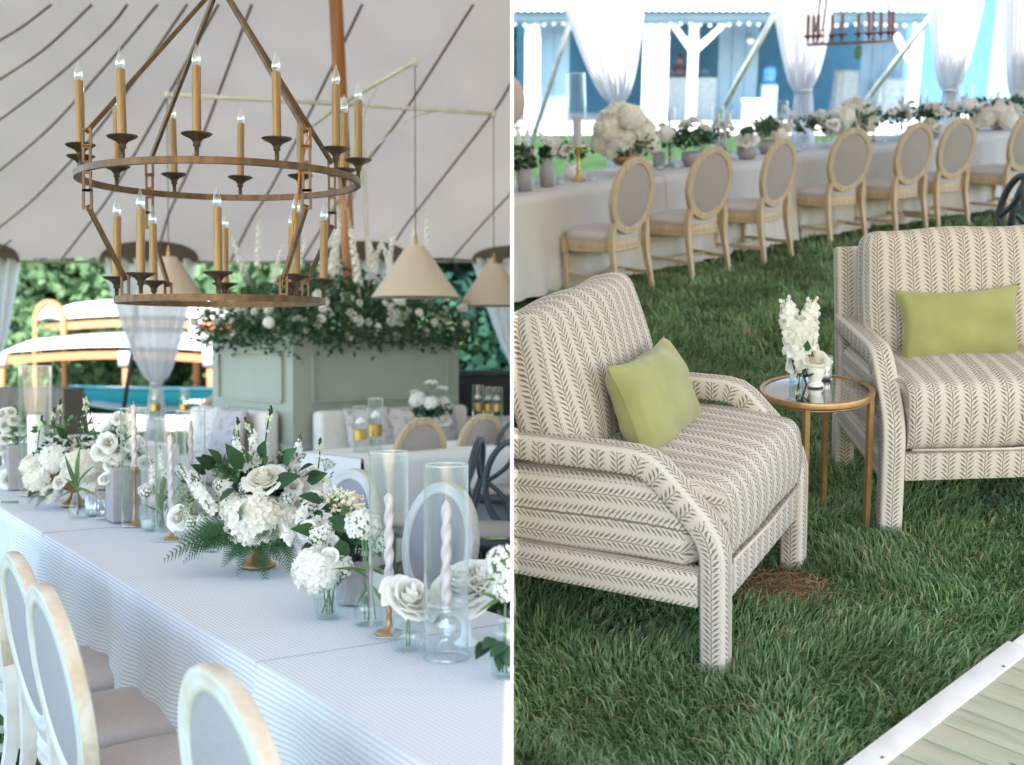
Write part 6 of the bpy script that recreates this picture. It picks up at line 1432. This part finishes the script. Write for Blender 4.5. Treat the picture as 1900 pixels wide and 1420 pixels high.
# ---------------------------------------------------------------- long table beyond
RW = .9
EP = [V((.07, 8.47, 0)), V((2.70, 10.70, 0)), V((4.4, 11.62, 0))]
SEG = []
for i in (0, 1):
    e_ = (EP[i + 1] - EP[i]).normalized(); SEG.append((EP[i], e_, V((-e_.y, e_.x, 0)), (EP[i + 1] - EP[i]).length))
grt = 'greige clothed tables beyond the armchairs'
P_, e_, n_, L_ = SEG[0]
banquet('greige clothed table with the tall brass candle stand', 'R', P_, e_, n_, -.6, 1.6, RW, m_clothR, seed=31, group=grt, pleat=(.2, .5))
banquet('greige clothed table behind the middle oak chairs', 'R', P_, e_, n_, 1.605, L_, RW, m_clothR, seed=32, group=grt, pleat=(.5, .5), zt=.758)
P_, e_, n_, L_ = SEG[1]
banquet('greige clothed table at the far end behind the dark lattice chair', 'R', P_ - n_ * .01, e_, n_, -.12, L_ + 2.6, RW, m_clothR, seed=33, group=grt, pleat=(.5, .2), zt=.759)
go = 'oak oval chairs along the greige table'
CL = ['pale oak oval chair whose legs the fern print armchair hides', 'pale oak oval chair next along from the partly hidden one', 'pale oak oval chair in front of the mauve bowl flowers', 'pale oak oval chair midway along the greige table', 'pale oak oval chair above the facing armchair', 'pale oak oval chair beside the dark lattice chair', 'pale oak oval chair cut by the picture behind the dark lattice chair']
for i, ((x, y), lb) in enumerate(zip(((.94, 8.55), (1.59, 9.10), (2.24, 9.64), (3.02, 10.36), (3.68, 10.66), (4.16, 10.93), (4.95, 11.30)), CL)):
    P_, e_, n_, L_ = SEG[0 if i < 3 else 1]; a_ = Rot(R((6, -3, 5, 0, 4, 2, 3)[i]), 'Z') @ n_
    make_chair(oak, 'oval_back_chair', lb, 'R', V((x, y, 0)) + a_ * .285, rz_face(a_), go)
p = Rz(1868, 306, .965); black_chair('dark lattice oval chair behind the facing armchair', 'R', (p.x, p.y + .1, 0), R(30), 'dark lattice chairs')
p = Rz(1806, 330, .965); black_chair('dark lattice chair seen edge on beside the facing armchair', 'R', (p.x, p.y, 0), R(95), 'dark lattice chairs')
# dressing on that table
ZR = .7615
def SR(s, a):
    P_, e_, n_, L_ = SEG[0]
    if s > L_: s -= L_; P_, e_, n_, L_ = SEG[1]
    p = P_ + e_ * s + n_ * a; return V((p.x, p.y, ZR))
def SRu(u, a):
    """point on the table, a metres in from its edge, in photograph column u"""
    lo, hi = -.5, 7
    for _ in range(40):
        m_ = (lo + hi) / 2; w_ = SIDE['R'] @ SR(m_, a); d = RLm.transposed() @ (w_ - EYE)
        if PX + F * d.x / d.y < u: lo = m_
        else: hi = m_
    return SR(lo, a)
def bowl_flowers(label, u, a, heads, pot, rr=(.2, .2, .12), nm_='bowl_arrangement'):
    o = thing(nm_, label, 'flower arrangement', 'R', SRu(u, a), 0, 'bouquets on the greige table'); 
    if pot == 'comp': compote_bowl(o, 1.1, m_brass)
    elif pot == 'vase': b = MB(); b.lathe([(0, 0), (.05, 0), (.055, .1), (.045, .22), (.04, .22), (0, .05)], 20); part('vase', b.mesh('vase', m_mauve), o)
    else: b = MB(); b.lathe([(0, 0), (.06, 0), (.09, .05), (.085, .12), (.08, .12), (0, .04)], 22); part('bowl', b.mesh('bowl', m_mauve), o)
    filler(o, [m_leafd, m_leaf, m_leaf], 170, (0, 0, .24), rr, (.04, .09))
    for u_, v_, s, k in heads: put(o, ('hydrangea', 'rose', 'garden_rose', 'stock_stem')[k], (hydc, rose_big, peony, stock)[k], u_, v_, U(-.12, .08), s, side='R')
    return o
bowl_flowers('overflowing cream hydrangea bowl behind the first oak chairs', 1160, .35, [(1150, 258, 1.9, 0), (1128, 238, 1.6, 0), (1185, 240, 1.8, 0), (1170, 220, 1.6, 0), (1145, 215, 1.5, 0), (1200, 265, 1.4, 0), (1118, 262, 1.4, 0), (1175, 272, 1.5, 0), (1135, 275, 1.3, 0), (1160, 205, 1.2, 2), (1122, 215, 1.0, 2)], 'comp', (.3, .25, .16))
bowl_flowers('mauve bowl of greenery and small cream roses', 1284, .3, [(1292, 252, 1.1, 1), (1300, 265, 1.0, 1), (1270, 235, 1.0, 2), (1310, 240, .9, 1), (1285, 225, .9, 2)], 'bowl', (.24, .2, .12))
bowl_flowers('single huge cream peony low on the greige table', 1386, .25, [(1386, 262, 1.7, 2), (1380, 266, 1.0, 1)], 'bowl', (.08, .08, .04))
bowl_flowers('white bouquet in mauve bowl behind the third oak chair', 1430, .4, [(1420, 240, 1.3, 0), (1445, 246, 1.2, 0), (1432, 228, 1.1, 2), (1460, 238, 1.0, 1)], 'bowl')
bowl_flowers('cream hydrangea bouquet behind the fourth oak chair', 1580, .4, [(1560, 222, 1.8, 0), (1585, 205, 1.8, 0), (1605, 222, 1.8, 0), (1545, 235, 1.4, 0), (1575, 240, 1.5, 0), (1612, 240, 1.2, 1), (1590, 190, 1.2, 2)], 'comp', (.34, .25, .16))
bowl_flowers('low rose bouquet between two oak chairs', 1728, .3, [(1725, 232, 1.3, 1), (1738, 240, 1.2, 1), (1735, 200, 1.2, 2), (1745, 210, 1.2, 2), (1720, 210, 1, 3)], 'bowl')
bowl_flowers('wide white and green bouquet at the far end of the greige table', 1850, .4, [(1830, 215, 1.7, 0), (1855, 205, 1.8, 0), (1815, 225, 1.4, 0), (1870, 222, 1.5, 0), (1842, 232, 1.2, 1), (1885, 205, 1.3, 2), (1808, 205, 1.1, 2)], 'comp', (.4, .25, .16))
bowl_flowers('mauve vase of greenery and buds beside the partition', 974, .25, [(970, 282, .9, 2), (978, 270, .8, 3), (963, 265, .8, 3), (985, 285, .8, 1), (962, 290, .9, 2)], 'vase', (.12, .12, .14))
bowl_flowers('slim clear jar of pale buds next to the mauve vase', 1015, .3, [(1020, 268, .7, 1), (1008, 262, .7, 2), (1024, 285, .6, 1)], 'vase', (.07, .07, .10))
SMALL = [(1060, .55, 'loose white bouquet beside the brass candle stand'), (1222, .55, 'green and white bouquet behind the second oak chair'), (1335, .5, 'leafy bouquet beside the cream peony'), (1492, .45, 'white bouquet under the tied drape'), (1530, .3, 'small cream bouquet behind the fourth chair'), (1655, .4, 'pale bouquet among hurricanes behind the fifth chair'), (1690, .55, 'leafy bouquet before the braced barn post'), (1785, .45, 'white bouquet behind the sixth chair'), (1890, .6, 'white bouquet at the picture end of the greige table')]
for u, a, lb in SMALL:
    p = SRu(u, a); o = thing('loose_bouquet', lb, 'flower arrangement', 'R', p, U(0, 6), 'bouquets on the greige table')
    b = MB(); b.lathe([(0, 0), (.045, 0), (.05, .08), (.042, .12), (.036, .12), (0, .03)], 18); part('vase', b.mesh('vase', random.choice((m_mauve, m_vase, m_milk))), o)
    filler(o, [m_leaf, m_leafl, m_leafd], 90, (0, 0, .22), (.17, .17, .11), (.03, .07))
    for k in range(9):
        me, nm_ = random.choice(((hyd, 'hydrangea'), (peony, 'garden_rose'), (rose_big, 'rose'), (clus, 'bloom_cluster'), (stock, 'stock_stem'), (umb, 'umbel')))
        d = V((random.gauss(0, 1), random.gauss(0, 1), abs(random.gauss(.5, .8)))).normalized(); part(nm_, me, o, T(V((0, 0, .2)) + V((d.x * .17, d.y * .17, d.z * .14))) @ look(d, U(0, 6)) @ Sc(U(.6, 1.0)))
# brass candle stand with hurricane
o = thing('candle_stand', 'tall brass candle stand with white pillar candle under glass', 'candle holder', 'R', SRu(1074, .38))
b = MB(); b.lathe([(0, 0), (.058, 0), (.056, .012), (.03, .03), (.016, .07), (.024, .09), (.014, .11), (.012, .2), (.018, .24), (.02, .255), (.09, .262), (.09, .27), (0, .27)], 24); part('stand', b.mesh('stand', m_gold), o)
b = MB(); b.lathe([(.034, .27), (.034, .50), (0, .50)], 20); part('candle', b.mesh('candle', m_lilac), o); part('hurricane_glass', hurricane(.078, .55), o, T((0, 0, .271)))
gh = 'clear hurricanes with tapers on the greige table'
HL_ = ['between the hydrangea bowl and the mauve bowl', 'beside the huge cream peony, set back', 'beside the huge cream peony, in front', 'next to the white bouquet in the mauve bowl', 'beside the fourth chair\'s hydrangea bouquet', 'halfway between two bouquets, shorter of a pair', 'next to the low rose bouquet, set back', 'before the wide bouquet at the table end']
for k, (u, a, h) in enumerate(((1243, .5, .48), (1332, .5, .46), (1345, .35, .40), (1450, .55, .45), (1620, .5, .46), (1672, .45, .48), (1705, .55, .46), (1790, .5, .46))):
    candle_set('hurricane_candle', 'clear hurricane with twisted taper ' + HL_[k], SRu(u, a), 'R', (.055, h), .12, h - .17, False, gh)
VL_ = ['beside the slim jar of pale buds', 'behind the mauve vase and slim jar', 'between the mauve bowl and the hydrangea bowl', 'behind the third oak chair', 'beside the fourth chair\'s hydrangea bouquet', 'among the hurricanes behind the fifth chair', 'behind the fifth oak chair, near the edge', 'beside the low rose bouquet', 'in front of the overflowing hydrangea bowl', 'behind the second oak chair']
for k, (u, a) in enumerate(((1040, .3), (1000, .45), (1255, .25), (1480, .25), (1640, .3), (1670, .25), (1700, .3), (1760, .3), (1100, .22), (1225, .35))):
    votive('small clear votive cup ' + VL_[k], SRu(u, a), 'R', .035, .08, m_vase, True, 'votive cups on the greige table')
# ---------------------------------------------------------------- chandelier of the lounge
m_rust = M('rusty bronze', (.24, .10, .075), (.16, .07, .055), scale=20, rough=.5, metal=.3); m_rsl = M('rust sleeve', (.36, .17, .12), (.28, .13, .10), scale=20, rough=.6)
yy = 12.5; c = Ry(1577, 80, yy)
o = chandelier('ring_chandelier', 'rusty single ring chandelier hanging before the barn', 'R', c, .42, 0, 0, 3.1 - c.z + 1.2, 10, 0, (m_rust, m_rust, m_rsl), .20, R(9), (40, 130, 215, 320))
# ================================================================== trim everything at the partition
bpy.context.view_layer.update()
def root_of(o):
    while o.parent: o = o.parent
    return o
EPS = WALL_T / 2 + .0006
for o in [x for x in COL.objects if x.type == 'MESH']:
    rt = root_of(o)
    if rt.name.startswith('partition') or '_side' not in rt: continue
    sd_ = rt['_side']; sg = 1 if sd_ == 'L' else -1
    mw = o.matrix_world; n = len(o.data.vertices)
    if not n: continue
    co = np.empty(n * 3); o.data.vertices.foreach_get('co', co); co = co.reshape(-1, 3)
    x = co @ np.array(mw)[0, :3] + mw.translation.x
    x = x * sg
    if x.max() <= -EPS: continue
    if x.min() >= -EPS:
        o['_gone'] = 1; continue
    me = o.data.copy(); bm = bmesh.new(); bm.from_mesh(me)
    inv = mw.inverted(); p = inv @ V((-EPS * sg, 0, 0)); nr = (mw.to_3x3().transposed() @ V((1.0 * sg, 0, 0))).normalized()
    bmesh.ops.bisect_plane(bm, geom=bm.verts[:] + bm.edges[:] + bm.faces[:], dist=1e-6, plane_co=p, plane_no=nr, clear_outer=True)
    bm.to_mesh(me); bm.free(); o.data = me
for o in [x for x in COL.objects if x.get('_gone')]: 
    if not o.children: bpy.data.objects.remove(o)
for _ in range(2):
    for o in [x for x in COL.objects if x.type == 'EMPTY' and not x.children]: bpy.data.objects.remove(o)
for o in COL.objects:
    if '_side' in o: del o['_side']
    if '_gone' in o: del o['_gone']
